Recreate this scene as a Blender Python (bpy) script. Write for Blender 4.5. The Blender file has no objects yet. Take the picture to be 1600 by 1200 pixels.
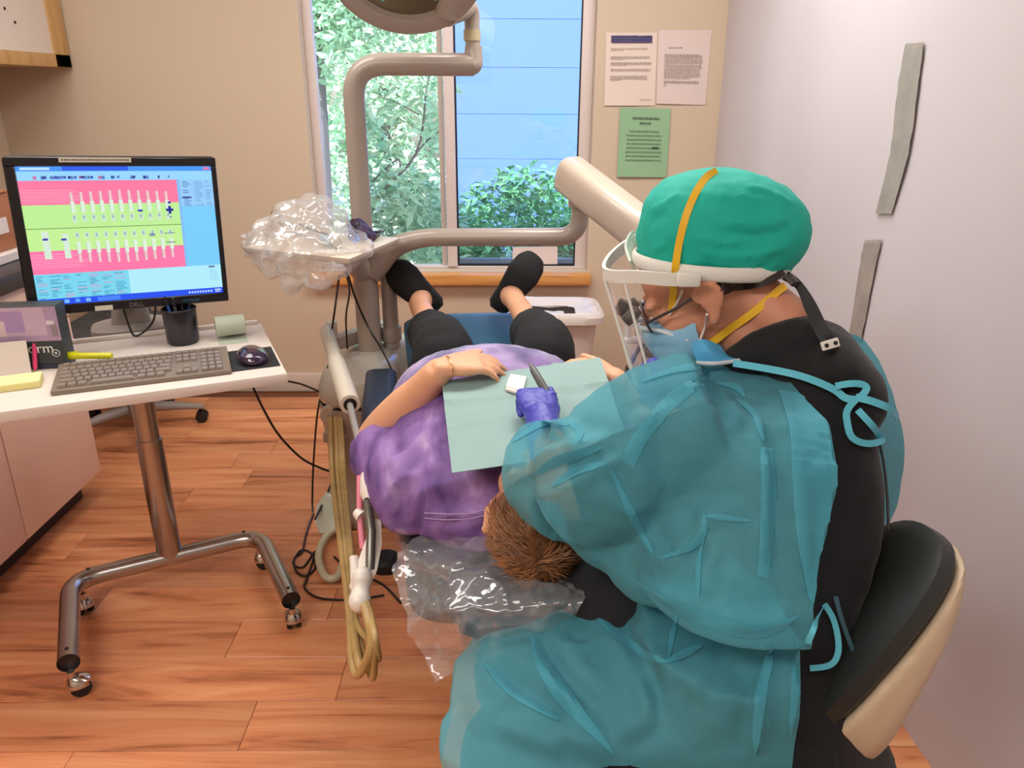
import bpy, bmesh, math, random
import numpy as np
from mathutils import Vector, Matrix, noise
from mathutils.bvhtree import BVHTree

# ------------------------------------------------------------------ camera, light, exposure
S = bpy.context.scene
COL = S.collection
R = math.radians
FPX, EYE, PITCH, YAW, ROLL = 1200.0, 1.45, R(20.9), R(0.8), R(-0.3)
FW = Vector((math.sin(YAW)*math.cos(PITCH), math.cos(YAW)*math.cos(PITCH), -math.sin(PITCH)))
_r0 = Vector((math.cos(YAW), -math.sin(YAW), 0)); _u0 = _r0.cross(FW)
RT = _r0*math.cos(ROLL) - _u0*math.sin(ROLL); UP = RT.cross(FW)
EYEP = Vector((0, 0, EYE))
cam_d = bpy.data.cameras.new('camera'); cam = bpy.data.objects.new('camera', cam_d); COL.objects.link(cam)
cam_d.sensor_width = 36; cam_d.lens = 36*FPX/1600; cam_d.clip_start = 0.02
cam.matrix_world = Matrix(((RT.x, UP.x, -FW.x, 0), (RT.y, UP.y, -FW.y, 0), (RT.z, UP.z, -FW.z, EYE), (0, 0, 0, 1)))
S.camera = cam
S.view_settings.view_transform = 'Standard'; S.view_settings.look = 'None'
S.view_settings.exposure = 0.0; S.view_settings.gamma = 1.0; S.view_settings.use_curve_mapping = False
W = bpy.data.worlds.new('sky'); S.world = W; W.use_nodes = True
wn = W.node_tree.nodes; wl = W.node_tree.links
sky = wn.new('ShaderNodeTexSky'); sky.sky_type = 'NISHITA'; sky.sun_disc = False
sky.sun_elevation = R(55); sky.sun_rotation = R(180); sky.air_density = 1.0; sky.dust_density = 1.5
wl.new(sky.outputs[0], wn['Background'].inputs[0]); wn['Background'].inputs[1].default_value = 0.42
sd = bpy.data.lights.new('sun', 'SUN'); sd.energy = 6.5; sd.angle = R(2); sd.color = (1, .97, .9)
so = bpy.data.objects.new('sun', sd); COL.objects.link(so)
so.rotation_euler = (R(38), 0, R(12))          # shines from behind the building onto the garden
def area(name, loc, sx, sy, e, c, rot=(0, 0, 0)):
    d = bpy.data.lights.new(name, 'AREA'); d.shape = 'RECTANGLE'; d.size = sx; d.size_y = sy; d.energy = e; d.color = c
    o = bpy.data.objects.new(name, d); COL.objects.link(o); o.location = loc; o.rotation_euler = rot
    return o
for _x, _y, _e in ((-1.35, 2.1, 22), (.25, 2.3, 36), (-1.4, -.3, 33), (-.3, -.5, 16)):
    area('ceiling_lamp_light', (_x, _y, 2.58), 1.2, 0.6, _e, (1.0, .965, .92))

# ------------------------------------------------------------------ helpers
def at(px, py, X=None, Y=None, Z=None):
    """world point seen at photo pixel (px,py) lying on the plane X=, Y= or Z="""
    d = FW + RT*((px-800)/FPX) - UP*((py-600)/FPX)
    if X is not None: t = X/d.x
    elif Y is not None: t = Y/d.y
    else: t = (Z-EYE)/d.z
    return EYEP + d*t
def ray(px, py):
    return (FW + RT*((px-800)/FPX) - UP*((py-600)/FPX)).normalized()
V = Vector
def catmull(pts, n=8, closed=False):
    P = [V(p) for p in pts]; out = []; m = len(P)
    rng = range(m if closed else m-1)
    for i in rng:
        if closed: a, b, c, d = P[(i-1) % m], P[i], P[(i+1) % m], P[(i+2) % m]
        else: a, b, c, d = P[max(i-1, 0)], P[i], P[i+1], P[min(i+2, m-1)]
        for k in range(n):
            t = k/n
            out.append(0.5*((2*b)+(c-a)*t+(2*a-5*b+4*c-d)*t*t+(3*b-a-3*c+d)*t**3))
    if not closed: out.append(P[-1].copy())
    return out
def fillet(pts, r, n=7):
    P = [V(p) for p in pts]; out = [P[0]]
    for i in range(1, len(P)-1):
        a, b, c = P[i-1], P[i], P[i+1]
        d1 = (a-b); d2 = (c-b); l = min(r, d1.length*.49, d2.length*.49)
        s = b+d1.normalized()*l; e = b+d2.normalized()*l
        for k in range(n+1):
            t = k/n; out.append(s*(1-t)**2+b*2*t*(1-t)+e*t*t)
    out.append(P[-1]); return out

class MB:
    def __init__(s): s.v = []; s.f = []; s.c = []; s.col = None
    def add(s, vs, fs, col=None):
        o = len(s.v); s.v += [tuple(v) for v in vs]; s.f += [tuple(i+o for i in f) for f in fs]
        s.c += [col]*len(fs); return s
    def box(s, c, size, M=None, col=None):
        x, y, z = size[0]/2, size[1]/2, size[2]/2; c = V(c)
        vs = [V((a*x, b*y, d*z)) for d in (-1, 1) for b in (-1, 1) for a in (-1, 1)]
        if M is not None: vs = [M @ v for v in vs]
        return s.add([v+c for v in vs], [(0, 2, 3, 1), (4, 5, 7, 6), (0, 1, 5, 4), (2, 6, 7, 3), (0, 4, 6, 2), (1, 3, 7, 5)], col)
    def hexa(s, b, t, col=None):
        """prism from bottom loop b to top loop t"""
        n = len(b); fs = [tuple(range(n-1, -1, -1)), tuple(range(n, 2*n))]
        fs += [(i, (i+1) % n, n+(i+1) % n, n+i) for i in range(n)]
        return s.add(list(b)+list(t), fs, col)
    def tube(s, pts, r, n=12, caps=True, closed=False, flat=None, col=None, up=None):
        P = [V(p) for p in pts]; m = len(P)
        rs = list(r) if hasattr(r, '__len__') else [r]*m
        if len(rs) != m: rs = [float(x) for x in np.interp(np.linspace(0, 1, m), np.linspace(0, 1, len(rs)), rs)]
        T = []
        for i in range(m):
            if closed: t = P[(i+1) % m]-P[(i-1) % m]
            else: t = P[min(i+1, m-1)]-P[max(i-1, 0)]
            T.append(t.normalized() if t.length > 1e-9 else V((0, 0, 1)))
        u = V(up) if up is not None else (V((0, 0, 1)) if abs(T[0].z) < .9 else V((1, 0, 0)))
        nrm = (u-T[0]*u.dot(T[0])).normalized(); vs = []
        for i in range(m):
            if up is not None: nrm = (V(up)-T[i]*V(up).dot(T[i]))
            else: nrm = (nrm-T[i]*nrm.dot(T[i]))
            nrm = nrm.normalized() if nrm.length > 1e-6 else V((1, 0, 0))
            b = T[i].cross(nrm)
            f = flat or 1.0
            for k in range(n):
                a = 2*math.pi*k/n
                vs.append(P[i]+(nrm*math.cos(a)*f+b*math.sin(a))*rs[i])
        fs = []
        for i in range(m if closed else m-1):
            j = (i+1) % m
            for k in range(n):
                fs.append((i*n+k, i*n+(k+1) % n, j*n+(k+1) % n, j*n+k))
        if caps and not closed:
            fs.append(tuple(range(n-1, -1, -1))); fs.append(tuple(range((m-1)*n, m*n)))
        return s.add(vs, fs, col)
    def lathe(s, prof, c=(0, 0, 0), n=24, sx=1, sy=1, M=None, col=None):
        c = V(c); vs = []
        for (r, z) in prof:
            for k in range(n):
                a = 2*math.pi*k/n; v = V((r*sx*math.cos(a), r*sy*math.sin(a), z))
                vs.append((M @ v if M is not None else v)+c)
        m = len(prof)
        fs = [(i*n+k, i*n+(k+1) % n, (i+1)*n+(k+1) % n, (i+1)*n+k) for i in range(m-1) for k in range(n)]
        if prof[0][0] > 1e-6: fs.append(tuple(range(n-1, -1, -1)))
        if prof[-1][0] > 1e-6: fs.append(tuple(range((m-1)*n, m*n)))
        return s.add(vs, fs, col)
    def ell(s, c, r, M=None, nu=20, nv=12, p=1.0, col=None):
        c = V(c); vs = []; fs = []
        sg = lambda x: math.copysign(abs(x)**p, x)
        vs.append(V((0, 0, -r[2])))
        for j in range(1, nv):
            t = -math.pi/2+math.pi*j/nv
            for i in range(nu):
                a = 2*math.pi*i/nu
                vs.append(V((r[0]*sg(math.cos(t))*sg(math.cos(a)), r[1]*sg(math.cos(t))*sg(math.sin(a)), r[2]*sg(math.sin(t)))))
        vs.append(V((0, 0, r[2])))
        for i in range(nu): fs.append((0, 1+(i+1) % nu, 1+i))
        for j in range(nv-2):
            for i in range(nu):
                fs.append((1+j*nu+i, 1+j*nu+(i+1) % nu, 1+(j+1)*nu+(i+1) % nu, 1+(j+1)*nu+i))
        L = len(vs)-1
        for i in range(nu): fs.append((1+(nv-2)*nu+i, 1+(nv-2)*nu+(i+1) % nu, L))
        if M is not None: vs = [M @ v for v in vs]
        return s.add([v+c for v in vs], fs, col)
    def loft(s, secs, n=24, p=1.0, col=None):
        """secs: (centre, axis_u * half, axis_v * half)"""
        vs = []
        sg = lambda x: math.copysign(abs(x)**p, x)
        for c, u, w in secs:
            c, u, w = V(c), V(u), V(w)
            for k in range(n):
                a = 2*math.pi*k/n; vs.append(c+u*sg(math.cos(a))+w*sg(math.sin(a)))
        m = len(secs)
        fs = [(i*n+k, i*n+(k+1) % n, (i+1)*n+(k+1) % n, (i+1)*n+k) for i in range(m-1) for k in range(n)]
        fs.append(tuple(range(n-1, -1, -1))); fs.append(tuple(range((m-1)*n, m*n)))
        return s.add(vs, fs, col)
    def grid(s, rows, col=None):
        m, n = len(rows), len(rows[0])
        vs = [v for r in rows for v in r]
        fs = [(i*n+j, i*n+j+1, (i+1)*n+j+1, (i+1)*n+j) for i in range(m-1) for j in range(n-1)]
        return s.add(vs, fs, col)
    def quad(s, a, b, c, d, col=None): return s.add([a, b, c, d], [(0, 1, 2, 3)], col)
    def mesh(s, name, bev=0, seg=2, ang=35, recalc=True):
        me = bpy.data.meshes.new(name); me.from_pydata(s.v, [], s.f)
        if any(c is not None for c in s.c):
            at_ = me.attributes.new('col', 'FLOAT_COLOR', 'CORNER'); k = 0
            buf = []
            for f, c in zip(s.f, s.c):
                c = c or (1, 1, 1)
                buf += [c[0], c[1], c[2], 1.0]*len(f)
            at_.data.foreach_set('color', buf)
        if recalc or bev:
            bm = bmesh.new(); bm.from_mesh(me)
            if recalc: bmesh.ops.recalc_face_normals(bm, faces=bm.faces)
            if bev:
                es = [e for e in bm.edges if len(e.link_faces) == 2 and e.calc_face_angle(0) > R(ang)]
                bmesh.ops.bevel(bm, geom=es, offset=bev, segments=seg, profile=.5, affect='EDGES', clamp_overlap=True)
            bm.to_mesh(me); bm.free()
        return me

def link(name, me, mat=None, parent=None, smooth=True):
    o = bpy.data.objects.new(name, me); COL.objects.link(o)
    if mat is not None and not me.materials: me.materials.append(mat)
    if smooth:
        me.polygons.foreach_set('use_smooth', [True]*len(me.polygons))
        try: me.set_sharp_from_angle(angle=R(40))
        except Exception: pass
    if parent is not None: put(o, parent)
    return o
def wloc(p):
    M = Matrix.Identity(4)
    while p is not None:
        M = p.matrix_basis @ M; p = p.parent
    return M
def put(o, parent):
    """parent a mesh that was built in world coordinates"""
    o.parent = parent; o.data.transform(wloc(parent).inverted())
def obj(name, mb, mat, parent=None, bev=0, seg=2, smooth=True, recalc=True):
    return link(name, mb.mesh(name, bev, seg, recalc=recalc), mat, parent, smooth)
def thing(name, label, cat, loc, group=None, rz=0):
    o = bpy.data.objects.new(name, None); COL.objects.link(o); o.empty_display_size = .05
    o.location = loc; o.rotation_euler = (0, 0, rz); o['label'] = label; o['category'] = cat
    if group: o['group'] = group
    return o
def tag(o, label, cat, group=None):
    o['label'] = label; o['category'] = cat
    if group: o['group'] = group
    return o
def struct(o): o['kind'] = 'structure'; return o
def copy_tree(o, parent=None):
    c = o.copy(); COL.objects.link(c)
    if parent is not None: c.parent = parent
    for ch in list(o.children): copy_tree(ch, c)
    return c
def remesh(mb, vox, sm=4, name='body', fac=.5):
    me = mb.mesh('tmp', recalc=True); o = bpy.data.objects.new('tmp', me); COL.objects.link(o)
    m = o.modifiers.new('r', 'REMESH'); m.mode = 'VOXEL'; m.voxel_size = vox; m.use_smooth_shade = True
    if sm: q = o.modifiers.new('s', 'SMOOTH'); q.factor = fac; q.iterations = sm
    dg = bpy.context.evaluated_depsgraph_get(); dg.update()
    new = bpy.data.meshes.new_from_object(o.evaluated_get(dg)); new.name = name
    bpy.data.objects.remove(o); bpy.data.meshes.remove(me)
    return new
def co(me):
    a = np.empty(len(me.vertices)*3); me.vertices.foreach_get('co', a); return a.reshape(-1, 3)
def setco(me, a): me.vertices.foreach_set('co', a.astype(np.float32).ravel()); me.update()
def nrm(me):
    a = np.empty(len(me.vertices)*3); me.vertex_normals.foreach_get('vector', a); return a.reshape(-1, 3)
def seg_dist(P, pts):
    best = np.full(len(P), 9e9); side = np.zeros((len(P), 3))
    for a, b in zip(pts[:-1], pts[1:]):
        a = np.array(a); b = np.array(b); d = b-a; L = d@d+1e-12
        t = np.clip(((P-a)@d)/L, 0, 1); q = a+t[:, None]*d; w = P-q; dd = np.sqrt((w**2).sum(1))
        m = dd < best; best[m] = dd[m]; side[m] = w[m]
    return best, side
def crease(me, pts, h, w, valley=0.0):
    """raise (h>0) or sink a soft fold that follows a 3D line over the mesh"""
    P = co(me); VN = nrm(me); bv = bvh_of(me); Q = [V(p) for p in pts]
    ns = []
    for p in Q:
        h_ = bv.find_nearest(p); ns.append(h_[1].copy() if h_[1] is not None else V((0, 0, 1)))
    for _ in range(4): ns = [((ns[max(i-1, 0)]+ns[i]*2+ns[min(i+1, len(ns)-1)])).normalized() for i in range(len(ns))]
    A_ = np.array([tuple(p) for p in Q]); best = np.full(len(P), 9e9); nn = np.zeros((len(P), 3)); sd_ = np.zeros(len(P)); al = np.zeros(len(P))
    m = len(Q)
    lo_, hi_ = A_.min(0)-5*w, A_.max(0)+5*w; act = np.where(((P > lo_) & (P < hi_)).all(1))[0]; PA = P[act]
    bb = np.full(len(PA), 9e9); na = np.zeros((len(PA), 3)); sa_ = np.zeros(len(PA)); aa = np.zeros(len(PA))
    for i in range(m-1):
        a, b = A_[i], A_[i+1]; dv_ = b-a; L = dv_@dv_+1e-12
        t = np.clip(((PA-a)@dv_)/L, 0, 1); wv_ = PA-(a+t[:, None]*dv_); dd = np.sqrt((wv_**2).sum(1)); k = dd < bb
        nv = np.array(ns[i]); sv = np.cross(nv, dv_/math.sqrt(L))
        bb[k] = dd[k]; na[k] = nv; sa_[k] = (wv_@sv)[k]; aa[k] = (i+t[k])/(m-1)
    fade = np.clip(np.minimum(aa, 1-aa)*5, 0, 1)**.7
    facing = np.clip(((VN[act]*na).sum(1)-.05)/.5, 0, 1)
    k = np.exp(-(bb/w)**2)-valley*np.exp(-((sa_-1.7*w)/(1.3*w))**2)*np.exp(-(np.maximum(bb-np.abs(sa_), 0)/w)**2)
    P[act] += na*(h*k*fade*facing)[:, None]
    setco(me, P)
def bvh_of(me):
    return BVHTree.FromPolygons([v.co.copy() for v in me.vertices], [tuple(p.vertices) for p in me.polygons])
def on(bvh, px, py, off=0.0, back=None):
    d = ray(px, py); h = bvh.ray_cast(EYEP, d)
    if h[0] is None: return back
    n = h[1]
    if n.dot(d) > 0: n = -n
    return h[0]+n*off
def noisy(me, amp, sc, seed=0, aniso=(1, 1, 1)):
    P = co(me); N = nrm(me)
    k = np.array([noise.fractal(V((p[0]*sc*aniso[0]+seed, p[1]*sc*aniso[1], p[2]*sc*aniso[2])), 1.0, 2.0, 3) for p in P])
    setco(me, P+N*(amp*k)[:, None])
def sheet(rows, th):
    """thin solid from a grid of points"""
    mb = MB(); m, n = len(rows), len(rows[0])
    G = [[V(p) for p in r] for r in rows]; N = []
    for i in range(m):
        q = []
        for j in range(n):
            a = G[min(i+1, m-1)][j]-G[max(i-1, 0)][j]; b = G[i][min(j+1, n-1)]-G[i][max(j-1, 0)]
            x = a.cross(b); q.append(x.normalized() if x.length > 1e-12 else V((0, 0, 1)))
        N.append(q)
    top = [v for r in G for v in r]; bot = [G[i][j]-N[i][j]*th for i in range(m) for j in range(n)]
    o = m*n; fs = []
    for i in range(m-1):
        for j in range(n-1):
            a, b, c, d = i*n+j, i*n+j+1, (i+1)*n+j+1, (i+1)*n+j
            fs += [(a, b, c, d), (o+d, o+c, o+b, o+a)]
    rim = [j for j in range(n)]+[i*n+n-1 for i in range(1, m)]+[(m-1)*n+j for j in range(n-2, -1, -1)]+[i*n for i in range(m-2, 0, -1)]
    for k in range(len(rim)):
        a, b = rim[k], rim[(k+1) % len(rim)]; fs.append((b, a, o+a, o+b))
    return mb.add(top+bot, fs)
def resample(rows, nu, nv):
    """smooth dense grid from a coarse control grid"""
    R1 = [catmull(r, nu) for r in rows]
    cols = [catmull([R1[i][j] for i in range(len(R1))], nv) for j in range(len(R1[0]))]
    return [[cols[j][i] for j in range(len(cols))] for i in range(len(cols[0]))]
def ribbon(pts, w, th, side=None, nrmf=None):
    """flat band along pts; width direction = side (vector or function)"""
    P = [V(p) for p in pts]; a = []; b = []
    for i, p in enumerate(P):
        t = (P[min(i+1, len(P)-1)]-P[max(i-1, 0)]).normalized()
        s = V(side(i) if callable(side) else side); s = (s-t*s.dot(t)).normalized()
        a.append(p-s*w/2); b.append(p+s*w/2)
    return sheet([a, [(x+y)/2 for x, y in zip(a, b)], b], th)

# ------------------------------------------------------------------ materials
def sr(r, g, b):
    f = lambda c: (c/255/12.92) if c <= 10 else ((c/255+.055)/1.055)**2.4
    return (f(r), f(g), f(b))
def mat(name, col, rough=.5, metal=0, bump=0, bscale=60, vary=0, vscale=8, spec=.5, sheen=0, coat=0, trans=0, alpha=1, emit=None, estr=0, sss=0, bdetail=3, stretch=None):
    m = bpy.data.materials.new(name); m.use_nodes = True; nt = m.node_tree; n = nt.nodes; l = nt.links
    b = n['Principled BSDF']; c = (*col, 1)
    b.inputs['Base Color'].default_value = c; b.inputs['Roughness'].default_value = rough; b.inputs['Metallic'].default_value = metal
    b.inputs['Specular IOR Level'].default_value = spec
    if sheen: b.inputs['Sheen Weight'].default_value = sheen
    if coat: b.inputs['Coat Weight'].default_value = coat; b.inputs['Coat Roughness'].default_value = .1
    if trans: b.inputs['Transmission Weight'].default_value = trans
    if alpha < 1: b.inputs['Alpha'].default_value = alpha
    if sss: b.inputs['Subsurface Weight'].default_value = sss; b.inputs['Subsurface Radius'].default_value = (.01, .004, .002)
    if emit: b.inputs['Emission Color'].default_value = (*emit, 1); b.inputs['Emission Strength'].default_value = estr
    tc = n.new('ShaderNodeTexCoord'); src = tc.outputs['Object']
    if stretch:
        mp = n.new('ShaderNodeMapping'); mp.inputs['Scale'].default_value = stretch; l.new(src, mp.inputs[0]); src = mp.outputs[0]
    if vary:
        t = n.new('ShaderNodeTexNoise'); t.inputs['Scale'].default_value = vscale; t.inputs['Detail'].default_value = 4; l.new(src, t.inputs['Vector'])
        r = n.new('ShaderNodeValToRGB'); r.color_ramp.elements[0].position = .3; r.color_ramp.elements[1].position = .7
        r.color_ramp.elements[0].color = (*[x*(1-vary) for x in col], 1); r.color_ramp.elements[1].color = (*[min(1, x*(1+vary)) for x in col], 1)
        l.new(t.outputs[0], r.inputs[0]); l.new(r.outputs[0], b.inputs['Base Color'])
    if bump:
        t = n.new('ShaderNodeTexNoise'); t.inputs['Scale'].default_value = bscale; t.inputs['Detail'].default_value = bdetail; l.new(src, t.inputs['Vector'])
        q = n.new('ShaderNodeBump'); q.inputs['Strength'].default_value = bump; q.inputs['Distance'].default_value = .004
        l.new(t.outputs[0], q.inputs['Height']); l.new(q.outputs[0], b.inputs['Normal'])
    return m
def mat_attr(name, rough=.5, emit=0):
    """colours printed on (or shown by) flat graphics, stored per face"""
    m = bpy.data.materials.new(name); m.use_nodes = True; n = m.node_tree.nodes; l = m.node_tree.links; b = n['Principled BSDF']
    a = n.new('ShaderNodeAttribute'); a.attribute_name = 'col'
    b.inputs['Roughness'].default_value = rough
    if emit:
        b.inputs['Base Color'].default_value = (.01, .01, .012, 1)
        l.new(a.outputs['Color'], b.inputs['Emission Color']); b.inputs['Emission Strength'].default_value = emit
    else: l.new(a.outputs['Color'], b.inputs['Base Color'])
    return m
def mat_film(name, tint=(1, 1, 1), clear=.8, rough=.08, haze=.12, bump=0, bscale=30):
    """thin clear plastic: mostly see-through, some haze, sharp reflections"""
    m = bpy.data.materials.new(name); m.use_nodes = True; n = m.node_tree.nodes; l = m.node_tree.links
    n.remove(n['Principled BSDF']); out = n['Material Output']
    tr = n.new('ShaderNodeBsdfTransparent'); tr.inputs[0].default_value = (*tint, 1)
    gl = n.new('ShaderNodeBsdfGlossy'); gl.inputs['Roughness'].default_value = rough; gl.inputs[0].default_value = (1, 1, 1, 1)
    df = n.new('ShaderNodeBsdfDiffuse'); df.inputs[0].default_value = (.9, .9, .92, 1)
    fr = n.new('ShaderNodeLayerWeight'); fr.inputs[0].default_value = .5
    pw = n.new('ShaderNodeMath'); pw.operation = 'POWER'; pw.inputs[1].default_value = 4.0; l.new(fr.outputs['Facing'], pw.inputs[0])
    m1 = n.new('ShaderNodeMixShader'); m1.inputs[0].default_value = haze
    l.new(tr.outputs[0], m1.inputs[1]); l.new(df.outputs[0], m1.inputs[2])
    m2 = n.new('ShaderNodeMixShader'); mm = n.new('ShaderNodeMath'); mm.operation = 'MULTIPLY_ADD'; mm.inputs[1].default_value = .6; mm.inputs[2].default_value = .04+(1-clear)*.3
    l.new(pw.outputs[0], mm.inputs[0]); l.new(mm.outputs[0], m2.inputs[0]); l.new(m1.outputs[0], m2.inputs[1]); l.new(gl.outputs[0], m2.inputs[2])
    if bump:
        t = n.new('ShaderNodeTexNoise'); t.inputs['Scale'].default_value = bscale; t.inputs['Detail'].default_value = 2
        tc = n.new('ShaderNodeTexCoord'); l.new(tc.outputs['Object'], t.inputs['Vector'])
        q = n.new('ShaderNodeBump'); q.inputs['Strength'].default_value = bump; q.inputs['Distance'].default_value = .01
        l.new(t.outputs[0], q.inputs['Height'])
        for x in (gl, fr): l.new(q.outputs[0], x.inputs['Normal'])
    l.new(m2.outputs[0], out.inputs[0]); return m
def mat_wood(name, dark, mid, light, vec=(1.2, 14, 14), per_object=True, rough=.35):
    m = bpy.data.materials.new(name); m.use_nodes = True; n = m.node_tree.nodes; l = m.node_tree.links; b = n['Principled BSDF']
    tc = n.new('ShaderNodeTexCoord'); mp = n.new('ShaderNodeMapping'); mp.inputs['Scale'].default_value = vec
    l.new(tc.outputs['Object'], mp.inputs[0])
    src = mp.outputs[0]
    oi = n.new('ShaderNodeObjectInfo')
    if per_object:
        ad = n.new('ShaderNodeVectorMath'); ad.operation = 'ADD'; cb = n.new('ShaderNodeCombineXYZ')
        mu = n.new('ShaderNodeMath'); mu.operation = 'MULTIPLY'; mu.inputs[1].default_value = 57
        l.new(oi.outputs['Random'], mu.inputs[0]); l.new(mu.outputs[0], cb.inputs[0]); l.new(mu.outputs[0], cb.inputs[1])
        l.new(src, ad.inputs[0]); l.new(cb.outputs[0], ad.inputs[1]); src = ad.outputs[0]
    t = n.new('ShaderNodeTexNoise'); t.inputs['Scale'].default_value = 1.0; t.inputs['Detail'].default_value = 6; t.inputs['Roughness'].default_value = .62; t.inputs['Distortion'].default_value = 1.1
    l.new(src, t.inputs['Vector'])
    r = n.new('ShaderNodeValToRGB'); e = r.color_ramp.elements
    e[0].position = .30; e[0].color = (*dark, 1); e[1].position = .72; e[1].color = (*light, 1)
    q = e.new(.45); q.color = (*mid, 1)
    l.new(t.outputs[0], r.inputs[0])
    hs = n.new('ShaderNodeHueSaturation'); l.new(r.outputs[0], hs.inputs['Color'])
    if per_object:
        mr = n.new('ShaderNodeMapRange'); mr.inputs[3].default_value = .82; mr.inputs[4].default_value = 1.15
        l.new(oi.outputs['Random'], mr.inputs[0]); l.new(mr.outputs[0], hs.inputs['Value'])
    l.new(hs.outputs[0], b.inputs['Base Color']); b.inputs['Roughness'].default_value = rough
    bp = n.new('ShaderNodeBump'); bp.inputs['Strength'].default_value = .08; bp.inputs['Distance'].default_value = .002
    l.new(t.outputs[0], bp.inputs['Height']); l.new(bp.outputs[0], b.inputs['Normal'])
    return m
# ------------------------------------------------------------------ setting
BACK, LEFT, RIGHT, FRONT, CEIL = 3.70, -2.26, 1.0, -1.6, 2.6
M_wall = mat('wall_paint', sr(206, 187, 163), .75, bump=.05, bscale=180)
M_sheet = mat('plastic_sheeting', sr(204, 198, 203), .42, bump=.06, bscale=5, spec=.35)
M_trimw = mat('trim_white', sr(214, 200, 184), .5)
M_vinyl = mat('window_vinyl', sr(222, 208, 204), .4)
M_reveal = mat('window_reveal', sr(205, 200, 210), .6)
M_ceil = mat('ceiling_paint', sr(225, 220, 212), .8)
M_plank = mat_wood('laminate_plank', sr(134, 72, 40), sr(206, 130, 86), sr(230, 164, 116), vec=(1.3, 13, 13), rough=.33)
M_groove = mat('plank_joint', sr(112, 62, 38), .6)
M_sill = mat_wood('oak_sill', sr(190, 128, 66), sr(214, 150, 82), sr(226, 166, 98), vec=(2, 30, 30), per_object=False)
M_oak = mat_wood('oak_frame', sr(170, 128, 74), sr(198, 156, 98), sr(212, 172, 116), vec=(20, 20, 2), per_object=False)
M_lam = mat('cabinet_laminate', sr(238, 204, 176), .45)
M_white = mat('white_laminate', sr(222, 210, 200), .4)
M_black = mat('black_plastic', sr(24, 22, 24), .38)
M_rubber = mat('black_rubber', sr(20, 20, 21), .6)
M_dark = mat('dark_void', sr(44, 32, 26), .6)
M_chrome = mat('brushed_steel', sr(176, 172, 170), .24, metal=1)
M_chromed = mat('polished_steel', sr(200, 196, 192), .12, metal=1)

fl = MB().box(((LEFT+1.5)/2-.0, (FRONT+BACK)/2, -.012), (1.5-LEFT+.2, BACK-FRONT+.1, .02))
floor = struct(obj('floor', fl, M_groove, smooth=False))
rnd = random.Random(4)
PW = .159; y0 = 1.385-PW*8
plank_meshes = {}
for i in range(0, 23):
    y = y0+i*PW
    if y+PW > BACK+.0: break
    x = LEFT-.0-rnd.random()*.9; first = True
    while x < 1.5:
        L = rnd.choice((1.2, 1.2, .9, .7)); a = max(x, LEFT); b = min(x+L, 1.5)
        if b-a > .05:
            k = (round(b-a, 2))
            me = MB().box((0, 0, 0), (b-a-.0012, PW-.0012, .006)).mesh('plank', bev=.0012, seg=1)
            me.materials.append(M_plank)
            o = bpy.data.objects.new('plank', me); COL.objects.link(o); o.parent = floor
            o.location = ((a+b)/2, y+PW/2, .0-.003+rnd.random()*.0002)
        x += L

# window opening in the back wall
wl0 = at(464, 5, Y=BACK).x; wr0 = at(934, 5, Y=BACK).x
wz0 = at(700, 424, Y=BACK).z; wz1 = 2.15
TH = .13
def wallpiece(n, x0, x1, z0, z1, mb): mb.box(((x0+x1)/2, BACK+TH/2, (z0+z1)/2), (x1-x0, TH, z1-z0))
wb = MB()
wallpiece('', LEFT-.1, wl0, 0, CEIL, wb); wallpiece('', wr0, RIGHT+.3, 0, CEIL, wb)
wallpiece('', wl0, wr0, 0, wz0, wb); wallpiece('', wl0, wr0, wz1, CEIL, wb)
struct(obj('wall_back', wb, M_wall, smooth=False))
struct(obj('wall_left', MB().box((LEFT-.05, (FRONT+BACK)/2, CEIL/2), (.1, BACK-FRONT, CEIL)), M_wall, smooth=False))
struct(obj('wall_front', MB().box((-.4, FRONT-.05, CEIL/2), (4, .1, CEIL)), M_wall, smooth=False))
# the right side is closed off by white plastic sheeting that hangs in very shallow waves
rows = []
for i in range(40):
    z = .0+CEIL*i/39
    rows.append([V((RIGHT+.004*math.sin(j*.9+.3*math.sin(i*.2))+.003*noise.noise(V((j*.3, i*.12, 0))), FRONT+(BACK-FRONT)*j/70, z)) for j in range(71)])
wall_right = struct(obj('wall_right', sheet(rows, -.012), M_sheet))
struct(obj('ceiling', MB().box((-.4, (FRONT+BACK)/2, CEIL+.05), (4.2, BACK-FRONT+.4, .1)), M_ceil, smooth=False))
struct(obj('baseboard_back', MB().box(((LEFT+RIGHT)/2, BACK-.008, .05), (RIGHT-LEFT-.02, .016, .098)), M_trimw, bev=.003))

# window_1: frame, mullion, two panes
win = struct(thing('window_1', '', '', (0, BACK, wz0)));
for k in ('label', 'category'): del win[k]
gx0 = at(486, 5, Y=BACK+.10).x; gx1 = at(911, 5, Y=BACK+.10).x; gz0 = at(740, 414, Y=BACK+.10).z
m0 = at(695, 200, Y=BACK+.08).x; m1 = at(711, 200, Y=BACK+.08).x
fr = MB()
fr.box(((wl0+gx0)/2, BACK+.10, (wz0+wz1)/2), (gx0-wl0, .05, wz1-wz0)).box(((wr0+gx1)/2, BACK+.10, (wz0+wz1)/2), (wr0-gx1, .05, wz1-wz0))
fr.box(((wl0+wr0)/2, BACK+.10, (wz0+gz0)/2), (wr0-wl0, .052, gz0-wz0)).box(((wl0+wr0)/2, BACK+.10, wz1-.02), (wr0-wl0, .052, .04))
obj('window_frame', fr, M_vinyl, win, bev=.003)
obj('window_mullion', MB().box(((m0+m1)/2, BACK+.085, (gz0+wz1)/2-.01), (m1-m0, .05, wz1-gz0-.02)), M_vinyl, win, bev=.004)
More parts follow.
